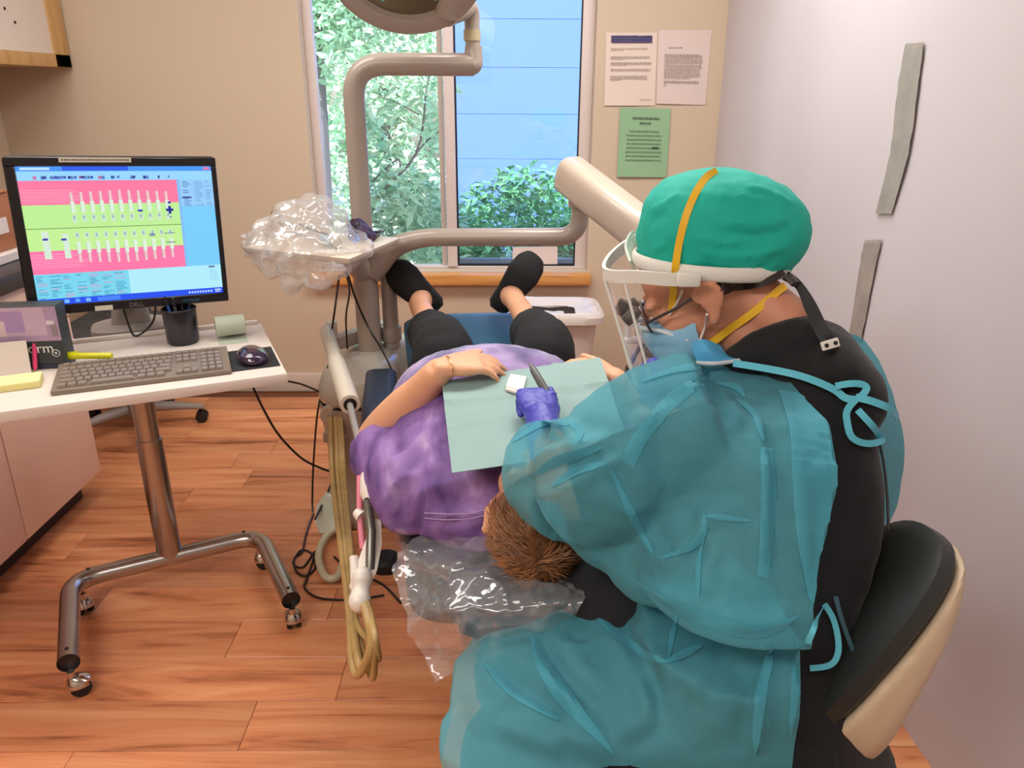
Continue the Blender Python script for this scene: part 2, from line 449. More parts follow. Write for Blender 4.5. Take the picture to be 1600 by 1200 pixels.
obj('sash_rail', MB().box(((m0-.018), BACK+.112, (gz0+wz1)/2-.01), (.024, .03, wz1-gz0-.02)), mat('vinyl_shadow', sr(190, 178, 168), .5), win)
gk = MB().box((m1+.004, BACK+.09, (gz0+wz1)/2), (.008, .02, wz1-gz0-.02)).box((gx1-.003, BACK+.09, (gz0+wz1)/2), (.006, .02, wz1-gz0-.02)).box(((m1+gx1)/2, BACK+.09, gz0+.004), (gx1-m1, .02, .008))
obj('gasket', gk, M_black, win, smooth=False)
obj('bottom_rail', MB().box(((m1+gx1)/2, BACK+.115, gz0+.016), (gx1-m1-.02, .03, .03)), mat('grey_rail', sr(110, 130, 150), .5), win)
M_glass = mat_film('window_glass', (1, 1, 1), .97, .02, .015)
M_glassb = mat_film('blue_window_glass', (.86, .93, 1.0), .97, .02, .015)
obj('pane', MB().box(((gx0+m0)/2, BACK+.12, (gz0+wz1)/2), (m0-gx0, .004, wz1-gz0)), M_glass, win, smooth=False)
obj('pane', MB().box(((m1+gx1)/2, BACK+.098, (gz0+wz1)/2), (gx1-m1, .004, wz1-gz0)), M_glassb, win, smooth=False)
sa = at(500, 445, Y=BACK-.06); sb = at(920, 445, Y=BACK-.06); st = at(700, 430, Y=BACK-.06)
struct(obj('trim_1', MB().box(((sa.x+sb.x)/2-.02, BACK+.02, (sa.z+st.z)/2), (sb.x-sa.x+.06, .16, st.z-sa.z+.001)), M_sill, bev=.003))

# ------------------------------------------------------------------ outdoors
M_lawn = mat('sunlit_paving', sr(225, 228, 216), .9, vary=.1, vscale=2)
struct(obj('ground', MB().box((0, 13, -.35), (40, 18.2, .1)), M_lawn, smooth=False))
M_siding = mat('blue_siding', sr(120, 152, 226), .6, bump=.05, bscale=40)
bld = thing('neighbouring_building', 'pale blue building with wide horizontal boards seen through the right window pane', 'building', (-.42, 7.0, -.3))
obj('wall', MB().box((2.4, 7.6, 2.4), (5.6, 1.1, 5.4)), M_siding, bld, smooth=False)
z = .89-.372*3; brd = []
for k in range(14):
    h = .372
    o = obj('siding_board', MB().box((2.4, 7.03, z+h/2), (5.64, .035, h-.003)), M_siding, bld, bev=.001, seg=1); z += h
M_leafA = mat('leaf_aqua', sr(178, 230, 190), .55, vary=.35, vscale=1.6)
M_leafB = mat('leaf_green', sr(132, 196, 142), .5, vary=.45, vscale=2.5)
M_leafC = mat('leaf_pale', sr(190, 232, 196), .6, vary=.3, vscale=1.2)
M_bark = mat('bark', sr(120, 118, 120), .8, bump=.4, bscale=30)
def leaves(cs, n, size, seed, droop=.3):
    """cs: list of (centre, radii) clumps; each leaf is a small folded blade"""
    rg = random.Random(seed); mb = MB()
    wts = [r[0]*r[1]*r[2] for c, r in cs]
    for _ in range(n):
        c, r = rg.choices(cs, wts)[0]
        while True:
            q = V((rg.uniform(-1, 1), rg.uniform(-1, 1), rg.uniform(-1, 1)))
            if .25 < q.length < 1: break
        p = V(c)+V((q.x*r[0], q.y*r[1], q.z*r[2]))
        d = V((rg.gauss(0, 1), rg.gauss(0, 1), rg.gauss(-droop, .6))).normalized()
        s = d.cross(V((rg.gauss(0, 1), rg.gauss(0, 1), rg.gauss(0, 1)))).normalized(); n_ = d.cross(s)
        L = size*rg.uniform(.6, 1.3); w = L*.2
        mb.add([p, p+d*L*.45+s*w+n_*w*.4, p+d*L, p+d*L*.45-s*w+n_*w*.4], [(0, 1, 2), (0, 2, 3)])
    return mb
def plant(name, label, cat, base, cs, n, size, m, seed, stems=(), group=None):
    t = thing(name, label, cat, base, group)
    f = obj('foliage', leaves(cs, n, size, seed), m, t, smooth=False, recalc=False); f['kind'] = 'stuff'
    for pts, r in stems: obj('stem', MB().tube(catmull(pts, 5), r, 7), M_bark, t)
    return t
def P7(px, py, Y): return at(px, py, Y=Y)
c1 = P7(815, 340, 5.6)
plant('rounded_bush', 'rounded dense bush in front of the pale blue building', 'bush', (c1.x, 5.6, -.3),
      [((c1.x+.05, 5.6, .30), (.62, .45, .68)), ((c1.x-.5, 5.5, .1), (.4, .4, .55)), ((c1.x+.55, 5.5, .15), (.45, .4, .65))], 9000, .085, M_leafB, 3,
      [([(c1.x, 5.6, -.3), (c1.x+.1, 5.6, .1), (c1.x+.05, 5.6, .5)], .02)])
c2 = P7(560, 300, 5.0)
plant('low_shrub', 'low loose shrub beneath the left window pane', 'shrub', (c2.x+.1, 4.9, -.3),
      [((c2.x-.1, 5.0, .35), (.5, .3, .35)), ((c2.x+.4, 4.9, .2), (.45, .3, .35)), ((c2.x+.25, 5.2, .75), (.25, .2, .25))], 2300, .085, M_leafA, 5,
      [([(c2.x+.1, 4.9, -.3), (c2.x, 4.95, .2), (c2.x-.1, 5, .6)], .012)])
b0 = P7(575, 345, 4.9); b1 = P7(650, 240, 4.9); b2 = P7(668, 130, 4.9); b3 = P7(690, 60, 4.9)
tw = [([(b0.x-.1, 4.9, -.3), b0, b1, b2, b3], [.014, .010, .007, .004]), ([b1-V((.1, 0, .1)), P7(620, 250, 4.9), P7(580, 285, 4.9)], .006),
      ([b1, P7(672, 215, 4.8), P7(695, 200, 4.8)], .005), ([P7(655, 180, 4.9), P7(620, 160, 4.9), P7(590, 150, 4.9)], .004)]
cl = [(P7(585, 170, 4.9), (.16, .15, .12)), (P7(590, 225, 4.9), (.14, .12, .12)), (P7(655, 130, 4.9), (.2, .15, .15)), (P7(680, 190, 4.8), (.12, .1, .15)),
      (P7(620, 310, 4.9), (.3, .2, .2)), (P7(660, 350, 4.8), (.25, .2, .2))]
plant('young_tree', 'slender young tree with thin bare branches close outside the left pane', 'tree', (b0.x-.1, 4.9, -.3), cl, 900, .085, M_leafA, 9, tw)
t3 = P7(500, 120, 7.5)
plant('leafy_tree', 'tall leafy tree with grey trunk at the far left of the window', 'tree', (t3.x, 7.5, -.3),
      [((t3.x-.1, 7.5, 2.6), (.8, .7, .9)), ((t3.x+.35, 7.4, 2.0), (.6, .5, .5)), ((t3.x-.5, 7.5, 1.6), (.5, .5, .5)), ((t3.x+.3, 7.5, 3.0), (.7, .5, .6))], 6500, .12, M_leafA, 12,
      [([(t3.x-.1, 7.5, -.3), (t3.x-.05, 7.5, 1.0), (t3.x, 7.5, 2.6)], [.11, .09, .06])])
hx = P7(600, 200, 11)
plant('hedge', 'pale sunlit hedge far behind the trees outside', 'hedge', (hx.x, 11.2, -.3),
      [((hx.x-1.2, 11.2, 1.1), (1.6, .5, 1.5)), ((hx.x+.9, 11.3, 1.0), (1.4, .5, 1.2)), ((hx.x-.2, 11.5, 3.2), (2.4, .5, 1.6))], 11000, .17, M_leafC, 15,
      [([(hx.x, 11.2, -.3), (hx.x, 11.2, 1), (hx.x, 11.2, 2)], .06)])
pp = P7(660, 285, 8.2); pt = P7(660, 255, 8.2)
po = MB().box((pp.x, 8.2, (pt.z-.3)/2), (.06, .06, pt.z+.3)).box((pp.x, 8.2, pt.z+.01), (.08, .08, .03))
tag(obj('fence_post', po, M_white, bev=.004), 'white fence post standing in the yard behind the left pane', 'post')
# ------------------------------------------------------------------ left side: cabinets
uc = at(113, 106, Y=BACK-.01); ux_, uz_ = uc.x, uc.z
cab = thing('wall_cabinet', 'white fronted wall cabinet with oak edging high on the left wall', 'cabinet', (LEFT+.15, 2.8, uz_))
obj('carcass', MB().box(((LEFT+ux_-.02)/2, 2.72, uz_+.36), (ux_-.02-LEFT-.002, 1.95, .72)), M_oak, cab, bev=.002)
dl = MB()
ye, yb = BACK-.012, 1.76
dl.box((ux_-.009, (yb+ye)/2, uz_+.026), (.02, ye-yb, .052)).box((ux_-.009, ye-.06, uz_+.36), (.02, .12, .72-.0)).box((ux_-.009, yb+.05, uz_+.36), (.02, .1, .72)).box((ux_-.009, (yb+ye)/2, uz_+.70), (.02, ye-yb, .05))
d1 = obj('door', dl, M_oak, cab, bev=.002)
obj('door_panel', MB().box((ux_-.012, (yb+ye)/2, uz_+.36), (.012, ye-yb-.1, .66)), M_white, d1)
for y, z in ((3.28, .20), (3.33, .155)): obj('screw', MB().lathe([(0, 0), (.006, 0), (.006, .004), (0, .005)], (ux_-.007, y, uz_+z), 10, M=Matrix.Rotation(R(90), 3, 'Y')), M_dark, d1)

cx = at(158, 735, Z=.1).x; cy = at(158, 735, Z=.1).y
base = thing('base_cabinet', 'long beige laminate base cabinet with dark toe kick at left edge', 'cabinet', ((LEFT+cx)/2, 1.8, 0))
obj('carcass', MB().box(((LEFT+cx-.02)/2, (.4+cy)/2, .48), (cx-.02-LEFT-.004, cy-.4, .76)), M_lam, base)
obj('toe_kick', MB().box(((LEFT+cx-.07)/2, (.4+cy)/2, .052), (cx-.07-LEFT-.004, cy-.46, .098)), M_dark, base)
seam = at(20, 750, X=cx).y
for a, b in ((seam+.0025, cy), (seam-.5, seam-.0025), (seam-1.005, seam-.505)):
    obj('door', MB().box((cx-.009, (a+b)/2, .40), (.018, b-a, .60)), M_lam, base, bev=.002)
    obj('drawer', MB().box((cx-.009, (a+b)/2, .785), (.018, b-a, .158)), M_lam, base, bev=.002)
ct = tag(obj('countertop', MB().box(((LEFT+cx)/2+.012, (.38+cy)/2+.01, .893), (cx-LEFT+.02, cy-.36, .052)), mat('dark_counter', sr(40, 38, 40), .35), bev=.004), 'black edged countertop on the beige base cabinet behind the monitor', 'countertop')
M_card = mat('brown_card', sr(168, 108, 70), .7)
cb = at(8, 368, X=cx-.12)
bx = thing('cardboard_box', 'brown cardboard box on the countertop partly behind the monitor', 'box', (cx-.22, cb.y, .94))
obj('carton', MB().box((cx-.20, cb.y, 1.04), (.17, .22, .18)), M_card, bx, bev=.003)
obj('flap', MB().box((cx-.20, cb.y, 1.134), (.18, .10, .004)), M_card, bx)
obj('label', MB().box((cx-.1135, cb.y-.02, 1.03), (.002, .07, .05)), M_white, bx)
tag(obj('paper_stack', MB().box((cx-.2, cb.y+.01, .9345), (.23, .30, .029)), M_white, bev=.002, seg=1), 'stack of white paper on the countertop under the brown box', 'paper')
gb = at(2, 240, X=cx-.24)
gg = thing('green_tub', 'small green tub standing on the brown cardboard box at left edge', 'tub', (cx-.21, cb.y, 1.137))
obj('tub', MB().lathe([(.028, 0), (.034, .06), (.034, .085)], (cx-.21, cb.y+.0, 1.1365), 20), mat('green_tub', sr(20, 110, 60), .4), gg)
obj('lid', MB().lathe([(.036, .0), (.036, .012), (.0, .013)], (cx-.21, cb.y, 1.2215), 20), M_white, gg)

# ------------------------------------------------------------------ task chair by the counter
tc_ = at(203, 642, Z=.10); TX, TY = tc_.x, tc_.y+.05
ch = thing('task_chair', 'grey office chair on a five star caster base behind the white desk', 'chair', (TX, TY, 0))
M_grey = mat('grey_base', sr(150, 140, 134), .45); M_fab = mat('charcoal_fabric', sr(74, 70, 70), .9, bump=.5, bscale=220, vary=.3, vscale=30)
obj('gas_lift', MB().lathe([(.035, .08), (.035, .2), (.025, .2), (.025, .42)], (TX, TY, 0), 18), M_black, ch)
obj('hub', MB().lathe([(.045, .065), (.05, .09), (.045, .125), (.03, .13)], (TX, TY, 0), 18), M_grey, ch)
tgt = [at(300, 650, Z=.03), at(252, 715, Z=.03)]
a0 = math.atan2(tgt[0].y-TY, tgt[0].x-TX)
for k in range(5):
    a = a0-k*2*math.pi/5; d = V((math.cos(a), math.sin(a), 0)); s = V((-d.y, d.x, 0)); c0 = V((TX, TY, 0))
    L = .29
    mb = MB().loft([(c0+d*.03+V((0, 0, .098)), s*.026, V((0, 0, .024))), (c0+d*.16+V((0, 0, .09)), s*.022, V((0, 0, .018))), (c0+d*L+V((0, 0, .074)), s*.016, V((0, 0, .010)))], 12, .7)
    leg = obj('leg', mb, M_grey, ch)
    w = MB(); p = c0+d*(L-.012)
    for sd in (-1, 1): w.lathe([(.0, -.009), (.024, -.009), (.027, -.004), (.027, .004), (.024, .009), (0, .009)], p+V((0, 0, .0275))+s*sd*.017, 18, M=Matrix((s, d, V((0, 0, 1)))).transposed() @ Matrix.Rotation(R(90), 3, 'Y'))
    w.box(p+V((0, 0, .05)), (.014, .014, .03))
    obj('caster', w, M_black, leg)
obj('seat', MB().box((TX-.02, TY+.02, .455), (.46, .46, .07)), M_fab, ch, bev=.03, seg=3)
bk = at(175, 505, Y=TY+.22)
obj('backrest', MB().box((bk.x+.03, TY+.27, .70), (.40, .06, .36)), M_fab, ch, bev=.028, seg=3)
obj('back_bracket', MB().tube(fillet([(TX, TY+.1, .42), (TX+.0, TY+.31, .43), (bk.x+.03, TY+.312, .66)], .06), .018, 10), M_black, ch)

# ------------------------------------------------------------------ white mobile desk
DZ = .775
p_fr = at(449, 583, Z=DZ); dang = math.atan2(.259, .589)
du = V((math.cos(dang), math.sin(dang), 0)); dv = V((-du.y, du.x, 0)); dw = V((0, 0, 1)); DM = Matrix((du, dv, dw)).transposed()
ddep = .50; dlen = .82
def dk(s, t, z): return V((p_fr.x, p_fr.y, 0))-du*s+dv*t+V((0, 0, z))   # s: from right edge to the left, t: from front to back
bl, br_ = at(110, 908, Z=.1), at(407, 836, Z=.1); el, er = at(107, 1036, Z=.1), at(455, 938, Z=.1)
pb = (bl+br_)/2
desk = thing('mobile_desk', 'white topped mobile desk on a brushed steel tube base with casters', 'desk', (pb.x, pb.y, 0))
obj('desktop', MB().box(dk(dlen/2, ddep/2, DZ-.014), (dlen, ddep, .028), DM), M_white, desk, bev=.004)
obj('back_lip', MB().box(dk(dlen/2, ddep-.009, DZ+.006), (dlen-.02, .014, .012), DM), M_white, desk, bev=.003)
pt = pb-V((0, 0, .0))
obj('post', MB().tube([(pt.x, pt.y, .085), (pt.x, pt.y, .50)], .036, 20, flat=.72, up=dv), M_chrome, desk)
obj('post_sleeve', MB().tube([(pt.x, pt.y, .49), (pt.x, pt.y, DZ-.04)], .031, 20, flat=.72, up=dv), M_chrome, desk)
obj('mounting_plate', MB().box((pt.x, pt.y, DZ-.034), (.26, .2, .012), DM), M_grey, desk, bev=.003)
obj('base_tube', MB().tube(fillet([el, bl, br_, er], .085, 9), .0265, 22, caps=False), M_chrome, desk)
for e, b in ((el, bl), (er, br_)):
    d = (e-b).normalized(); obj('end_plug', MB().tube([e-d*.03, e-d*.012], .0262, 20), M_black, desk)
for e, b in ((el, bl), (er, br_)):
    d = (e-b).normalized(); obj('bolt', MB().lathe([(0.005, 0), (.005, .003), (0, .004)], e-d*.025+V((0, 0, .025)), 10), M_dark, desk)
for p in (bl, br_): obj('bolt', MB().lathe([(0.005, 0), (.005, .003), (0, .004)], p+(pb-p).normalized()*.05+V((0, 0, .0255)), 10), M_dark, desk)
for p, an in ((el, .6), (er, 1.9), (bl+(pb-bl)*.10+(el-bl).normalized()*.04, 2.4), (br_+(pb-br_)*.06+(er-br_).normalized()*.03, .2)):
    c = MB(); d = V((math.cos(an), math.sin(an), 0)); s = V((-d.y, d.x, 0)); CM = Matrix((s, d, V((0, 0, 1)))).transposed()
    c.lathe([(.009, .055), (.009, .074)], (p.x, p.y, 0), 12)
    c.loft([((p.x+d.x*.012, p.y+d.y*.012, .03), s*.026, d*.030), ((p.x+d.x*.012, p.y+d.y*.012, .045), s*.024, d*.027), ((p.x+d.x*.006, p.y+d.y*.006, .056), s*.012, d*.014)], 16, .8)
    q = obj('caster', c, M_chromed, desk)
    w = MB()
    for sd in (-1, 1): w.lathe([(0, -.007), (.023, -.007), (.025, -.003), (.025, .003), (.023, .007), (0, .007)], V((p.x, p.y, .0255))+d*.014+s*sd*.013, 18, M=CM @ Matrix.Rotation(R(90), 3, 'Y'))
    obj('wheel', w, M_rubber, q)

# ------------------------------------------------------------------ monitor
MW, MH = .50, .404; mc = V((-1.009, 2.075, 1.0844))
ex, ey, ez = R(-2.18), R(2.15), R(28.4)
MM = (Matrix.Rotation(ez, 3, 'Z') @ Matrix.Rotation(ey, 3, 'Y') @ Matrix.Rotation(ex, 3, 'X'))
def mp(x, z, y=0): return mc+MM @ V((x, y, z))     # local: x right, z up, -y towards the viewer
sb_ = at(206, 512, Z=DZ)
mon = thing('monitor', 'black computer monitor showing a pink and green dental chart', 'monitor', (sb_.x, sb_.y, DZ))
bz = MB(); bw = .022
obj('housing', MB().box(mp(0, 0, .022), (MW, .036, MH), MM), M_black, mon, bev=.012, seg=3)
bzl, bzr, bzt, bzb = -MW/2+.026, MW/2-.016, MH/2-.025, -MH/2+.028
for x0, x1, z0, z1 in ((-MW/2+.003, MW/2-.003, bzt, MH/2-.003), (-MW/2+.003, MW/2-.003, -MH/2+.003, bzb), (-MW/2+.003, bzl, bzb, bzt), (bzr, MW/2-.003, bzb, bzt)):
    bz.box(mp((x0+x1)/2, (z0+z1)/2, .000), (x1-x0, .012, z1-z0), MM)
obj('bezel', bz, mat('bezel_black', sr(20, 17, 20), .3), mon, bev=.002, seg=1)
sW, sH = bzr-bzl, bzt-bzb
sm = MB(); lay = [0]
def q(u0, v0, u1, v1, c, lv=1):
    """rectangle on the screen, u to the right and v downward, 0..1"""
    lay[0] += 1; y = .0008-lv*.00035-lay[0]*1e-7
    P = [mp(bzl+u*sW, bzt-v*sH, y) for u, v in ((u0, v1), (u1, v1), (u1, v0), (u0, v0))]
    sm.quad(*P, col=sr(*c))
rg = random.Random(8)
q(0, 0, 1, 1, (120, 205, 250), 0)
q(0, 0, 1, .035, (70, 150, 245)); q(.02, .008, .16, .026, (190, 225, 255), 2); q(.22, .0, .55, .03, (40, 90, 235), 2); q(.955, .008, .99, .026, (235, 120, 160), 2)
q(0, .035, 1, .10, (150, 215, 255))
for i in range(34): u = .05+rg.random()*.72; q(u, .068, u+.008+rg.random()*.014, .085+rg.random()*.008, rg.choice(((60, 90, 180), (90, 130, 200), (200, 120, 160), (40, 60, 140))), 2)
q(0, .10, .80, .27, (255, 122, 164)); q(0, .27, .80, .44, (190, 240, 150)); q(0, .44, .80, .60, (196, 242, 150)); q(0, .60, .80, .77, (255, 120, 170))
q(0, .437, .80, .441, (40, 90, 50), 2)
for i in range(7): q(.0, .165+i*.014, .24+.08*rg.random(), .168+i*.014, (255, 180, 205), 2)
for i in range(7): q(.0, .625+i*.016, .2+.1*rg.random(), .628+i*.016, (255, 180, 205), 2)
def tooth(u, v0, v1, up):
    w = .018; m_ = v0+(v1-v0)*(.45 if up else .55)
    c1, c2 = (222, 240, 220), (200, 225, 200)
    a, b = (v0, m_) if up else (m_, v1); q(u-w*.35, a, u+w*.35, b, (235, 205, 205), 3)
    a, b = (m_, v1) if up else (v0, m_); q(u-w*.6, a, u+w*.6, b, c1, 3)
    q(u-w*.62, v0+.01, u-w*.52, v1-.01, (140, 170, 160), 4)
for i in range(11):
    u = .245+i*.049; tooth(u, .17+.015*abs(i-5)/5, .33, True); q(u-.012, .345, u+.012, .40, (205, 232, 200), 3); q(u-.006, .352, u+.004, .375, (150, 180, 190), 4)
    tooth(u, .54, .71-.02*abs(i-5)/5, False); q(u-.012, .47, u+.012, .52, (205, 232, 200), 3); q(u-.005, .48, u+.005, .505, (150, 180, 190), 4)
q(.07, .46, .105, .66, (215, 235, 215), 3); q(.17, .48, .20, .66, (215, 235, 215), 3)
for u, v in ((.085, .515), (.175, .52), (.585, .325)): q(u-.012, v-.007, u+.014, v+.008, (30, 40, 170), 5)
q(.725, .315, .765, .335, (20, 30, 150), 5); q(.738, .295, .753, .355, (20, 30, 150), 5); q(.74, .262, .755, .278, (20, 30, 150), 5); q(.742, .375, .75, .385, (20, 30, 150), 5)
q(.70, .50, .76, .505, (60, 80, 140), 5); q(.705, .57, .76, .576, (60, 80, 140), 5); q(.62, .50, .65, .52, (120, 140, 170), 5)
q(.80, .10, .815, .77, (130, 190, 245)); q(.815, .10, 1, .30, (150, 205, 250))
for i in range(12):
    for a, b in ((.83, .875), (.895, .945), (.955, .995)):
        if rg.random() < .85: q(a, .115+i*.016, a+(b-a)*(.5+.5*rg.random()), .121+i*.016, (80, 120, 190) if a < .85 else (110, 160, 220), 2)
q(.82, .23, .875, .24, (30, 50, 140), 3)
q(0, .77, .48, .965, (120, 215, 240)); q(.48, .77, 1, .965, (176, 236, 252))
for i in range(13):
    for k in range(7):
        if rg.random() < .8: u = .01+k*.066; q(u, .785+i*.0135, u+.02+.04*rg.random(), .790+i*.0135, rg.choice(((50, 140, 190), (70, 160, 200), (210, 150, 190), (60, 120, 170))), 2)
q(.93, .775, .965, .79, (90, 120, 170), 3)
for i in range(8): q(.93, .80+i*.012, .965+.02*rg.random(), .803+i*.012, (130, 190, 220), 2)
q(0, .955, 1, 1, (30, 80, 240), 2)
for i in range(5): q(.02+i*.055, .966, .045+i*.055, .992, rg.choice(((120, 190, 255), (160, 210, 255), (90, 160, 255))), 3)
q(.30, .963, .42, .995, (70, 130, 255), 3)
for i in range(9): q(.80+i*.016, .972, .809+i*.016, .988, (200, 225, 255), 3)
q(.952, .966, .99, .976, (200, 220, 255), 3); q(.955, .982, .985, .99, (200, 220, 255), 3)
M_scr = mat_attr('screen_glow', .25, 1.0)
obj('screen', sm, M_scr, mon, smooth=False, recalc=False)
M_lab = mat('label_paper', sr(205, 200, 180), .6)
l1 = MB().box(mp(-.045, MH/2-.009, -.0064), (.165, .0008, .012), MM)
s1 = obj('sticker', l1, M_lab, mon)
dd = MB()
for i in range(26): dd.quad(*[mp(-.122+i*.006+a, MH/2-.009+b, -.0072) for a, b in ((0, -.002), (.004, -.002), (.004, .002), (0, .002))])
obj('sticker_print', dd, mat('print_dark', sr(90, 80, 74), .7), s1, smooth=False, recalc=False)
obj('sticker', MB().box(mp(-.075, -MH/2+.011, -.0064), (.043, .0008, .013), MM), M_lab, mon)
def text(body, size, M, loc, m, parent, name, ext=.0004):
    cu = bpy.data.curves.new(name, 'FONT'); cu.body = body; cu.size = size; cu.extrude = ext; cu.align_x = 'CENTER'; cu.align_y = 'CENTER'
    o = bpy.data.objects.new(name, cu); COL.objects.link(o); dg = bpy.context.evaluated_depsgraph_get()
    me = bpy.data.meshes.new_from_object(o.evaluated_get(dg)); bpy.data.objects.remove(o)
    me.transform(Matrix.Translation(loc) @ (M @ Matrix.Rotation(R(90), 3, 'X')).to_4x4()); me.materials.clear()
    return link(name, me, m, parent, False)
text('DELL', .016, MM, mp(.005, -MH/2+.013, -.0064), mat('logo_grey', sr(120, 112, 112), .4), mon, 'logo')
obj('power_label', MB().box(mp(.145, -MH/2+.013, -.0064), (.045, .0006, .008), MM), mat('teal_label', sr(20, 70, 90), .4), mon)
nb = MB().loft([(mp(0, -.05, .05), MM @ V((.045, 0, 0)), MM @ V((0, .014, 0))), (V((sb_.x, sb_.y+.02, DZ+.10)), du*.045, dv*.016), (V((sb_.x, sb_.y, DZ+.014)), du*.055, dv*.03)], 16, .6)
obj('stand_neck', nb, M_grey, mon)
obj('stand_base', MB().loft([(V((sb_.x, sb_.y, DZ+.0005)), du*.11, dv*.085), (V((sb_.x, sb_.y, DZ+.012)), du*.108, dv*.083), (V((sb_.x, sb_.y, DZ+.018)), du*.09, dv*.07)], 24, .6), M_grey, mon)
obj('cable', MB().tube(catmull([mp(-.03, -MH/2+.03, .045), at(200, 505, Y=2.08), at(213, 525, Z=DZ+.02), at(240, 500, Y=2.12), mp(.06, -MH/2+.04, .045)], 8), .003, 8), M_black, mon)

# ------------------------------------------------------------------ things on the desk
# keyboard with single keys
ka, kb_, kc, kd = at(78, 612, Z=DZ+.012), at(362, 578, Z=DZ+.012), at(63, 576, Z=DZ+.012), at(335, 541, Z=DZ+.012)
ku = (kb_-ka).normalized(); kv = V((-ku.y, ku.x, 0)); KM = Matrix((ku, kv, V((0, 0, 1)))).transposed(); kw = (kb_-ka).length; kdp = .178
KT = Matrix.Rotation(R(4), 3, ku)
kbd = thing('keyboard', 'dark grey keyboard with film cover on the front of the white desk', 'keyboard', ((ka+kb_)/2+kv*kdp/2-V((0, 0, .012))))
k0 = ka.copy(); k0.z = DZ
def kp(s, t, z): return k0+ku*s+kv*t+V((0, 0, z+.05*t))
bot = [kp(0, 0, 0), kp(kw, 0, 0), kp(kw, kdp, -.05*kdp), kp(0, kdp, -.05*kdp)]; top = [kp(0, 0, .012), kp(kw, 0, .012), kp(kw, kdp, .014), kp(0, kdp, .014)]
M_kb = mat('keyboard_grey', sr(124, 110, 98), .4); M_key = mat('key_grey', sr(134, 120, 108), .3)
obj('body', MB().hexa(bot, top), M_kb, kbd, bev=.003)
tilt = KM @ Matrix.Rotation(math.atan(.05), 3, 'X'); kms = {}
def key(s, t, w, d):
    k = (round(w, 4), round(d, 4))
    if k not in kms:
        h = MB(); w2, d2 = w/2, d/2
        h.hexa([V((-w2, -d2, 0)), V((w2, -d2, 0)), V((w2, d2, 0)), V((-w2, d2, 0))], [V((-w2*.82, -d2*.8, .006)), V((w2*.82, -d2*.8, .006)), V((w2*.82, d2*.8, .0065)), V((-w2*.82, d2*.8, .0065))])
        me = h.mesh('key'); me.materials.append(M_key); kms[k] = me
    o = bpy.data.objects.new('key', kms[k]); COL.objects.link(o); o.parent = kbd
    p = kp(s, t, .0128)-kbd.location; o.matrix_local = Matrix.Translation(p) @ tilt.to_4x4()
pit = .0172*kw/.40; y0k = .022
for r in range(6):
    t = y0k+r*.0262*kdp/.178+(.004 if r == 5 else 0)
    if r == 0:
        s = .012
        for w in (1.25, 1.25, 1.25, 6.2, 1.25, 1.25, 1.25): key(s+w*pit/2, t, w*pit-.0022, .021); s += w*pit
    else:
        off = (0, 2.25, 1.75, 1.5, 1.0, 1.0)[r]; nk = (0, 10, 11, 12, 13, 13)[r]; s = .012
        if r < 5: key(s+off*pit/2, t, off*pit-.0022, .021)
        else: key(s+pit/2, t, pit-.0022, .017)
        s += off*pit
        for k in range(nk):
            if s+pit > .012+14.2*pit: break
            key(s+pit/2, t, pit-.0022, .021 if r < 5 else .017); s += pit
        rest = .012+14.6*pit-s
        if rest > .5*pit: key(s+rest/2, t, rest-.0022, .021 if r < 5 else .017)
    for k in range(3):
        if r in (2,) or (r == 1 and k != 1): continue
        key(.012+(15.1+k)*pit+pit/2, t, pit-.0022, .021 if r < 5 else .017)
    for k in range(4):
        if .012+(18.5+k+1)*pit < kw-.004: key(.012+(18.5+k)*pit+pit/2, t, pit-.0022, .021 if r < 5 else .017)
# mouse and pad
mpd = at(388, 562, Z=DZ+.002)
pd = tag(obj('mouse_pad', MB().box(V((mpd.x-.015, mpd.y+.0, DZ+.0015)), (.17, .17, .003), DM), M_rubber, bev=.001), 'black mouse pad at the right end of the white desk', 'mouse pad')
MK = 1.28
ms = thing('mouse', 'glossy black and purple computer mouse on the black pad', 'mouse', (mpd.x+.01, mpd.y, DZ+.003))
mm_ = remesh(MB().loft([(V((mpd.x+.012, mpd.y, DZ+.0032)), du*0.0387, dv*0.0625), (V((mpd.x+.012, mpd.y-.001, DZ+.014)), du*0.0400, dv*0.0638), (V((mpd.x+.012, mpd.y-.004, DZ+.026)), du*0.0338, dv*0.0537), (V((mpd.x+.011, mpd.y-.006, DZ+.035)), du*0.0200, dv*0.0350), (V((mpd.x+.011, mpd.y-.006, DZ+.038)), du*0.0050, dv*0.0100)], 24, .85), .0025, 6)
link('body', mm_, mat('mouse_purple', sr(44, 22, 52), .18, coat=.6), ms)
obj('wheel', MB().lathe([(0, -.003), (.008, -.003), (.008, .003), (0, .003)], V((mpd.x+.002, mpd.y+.034, DZ+.024)), 14, M=DM @ Matrix.Rotation(R(90), 3, 'Y')), M_black, ms)
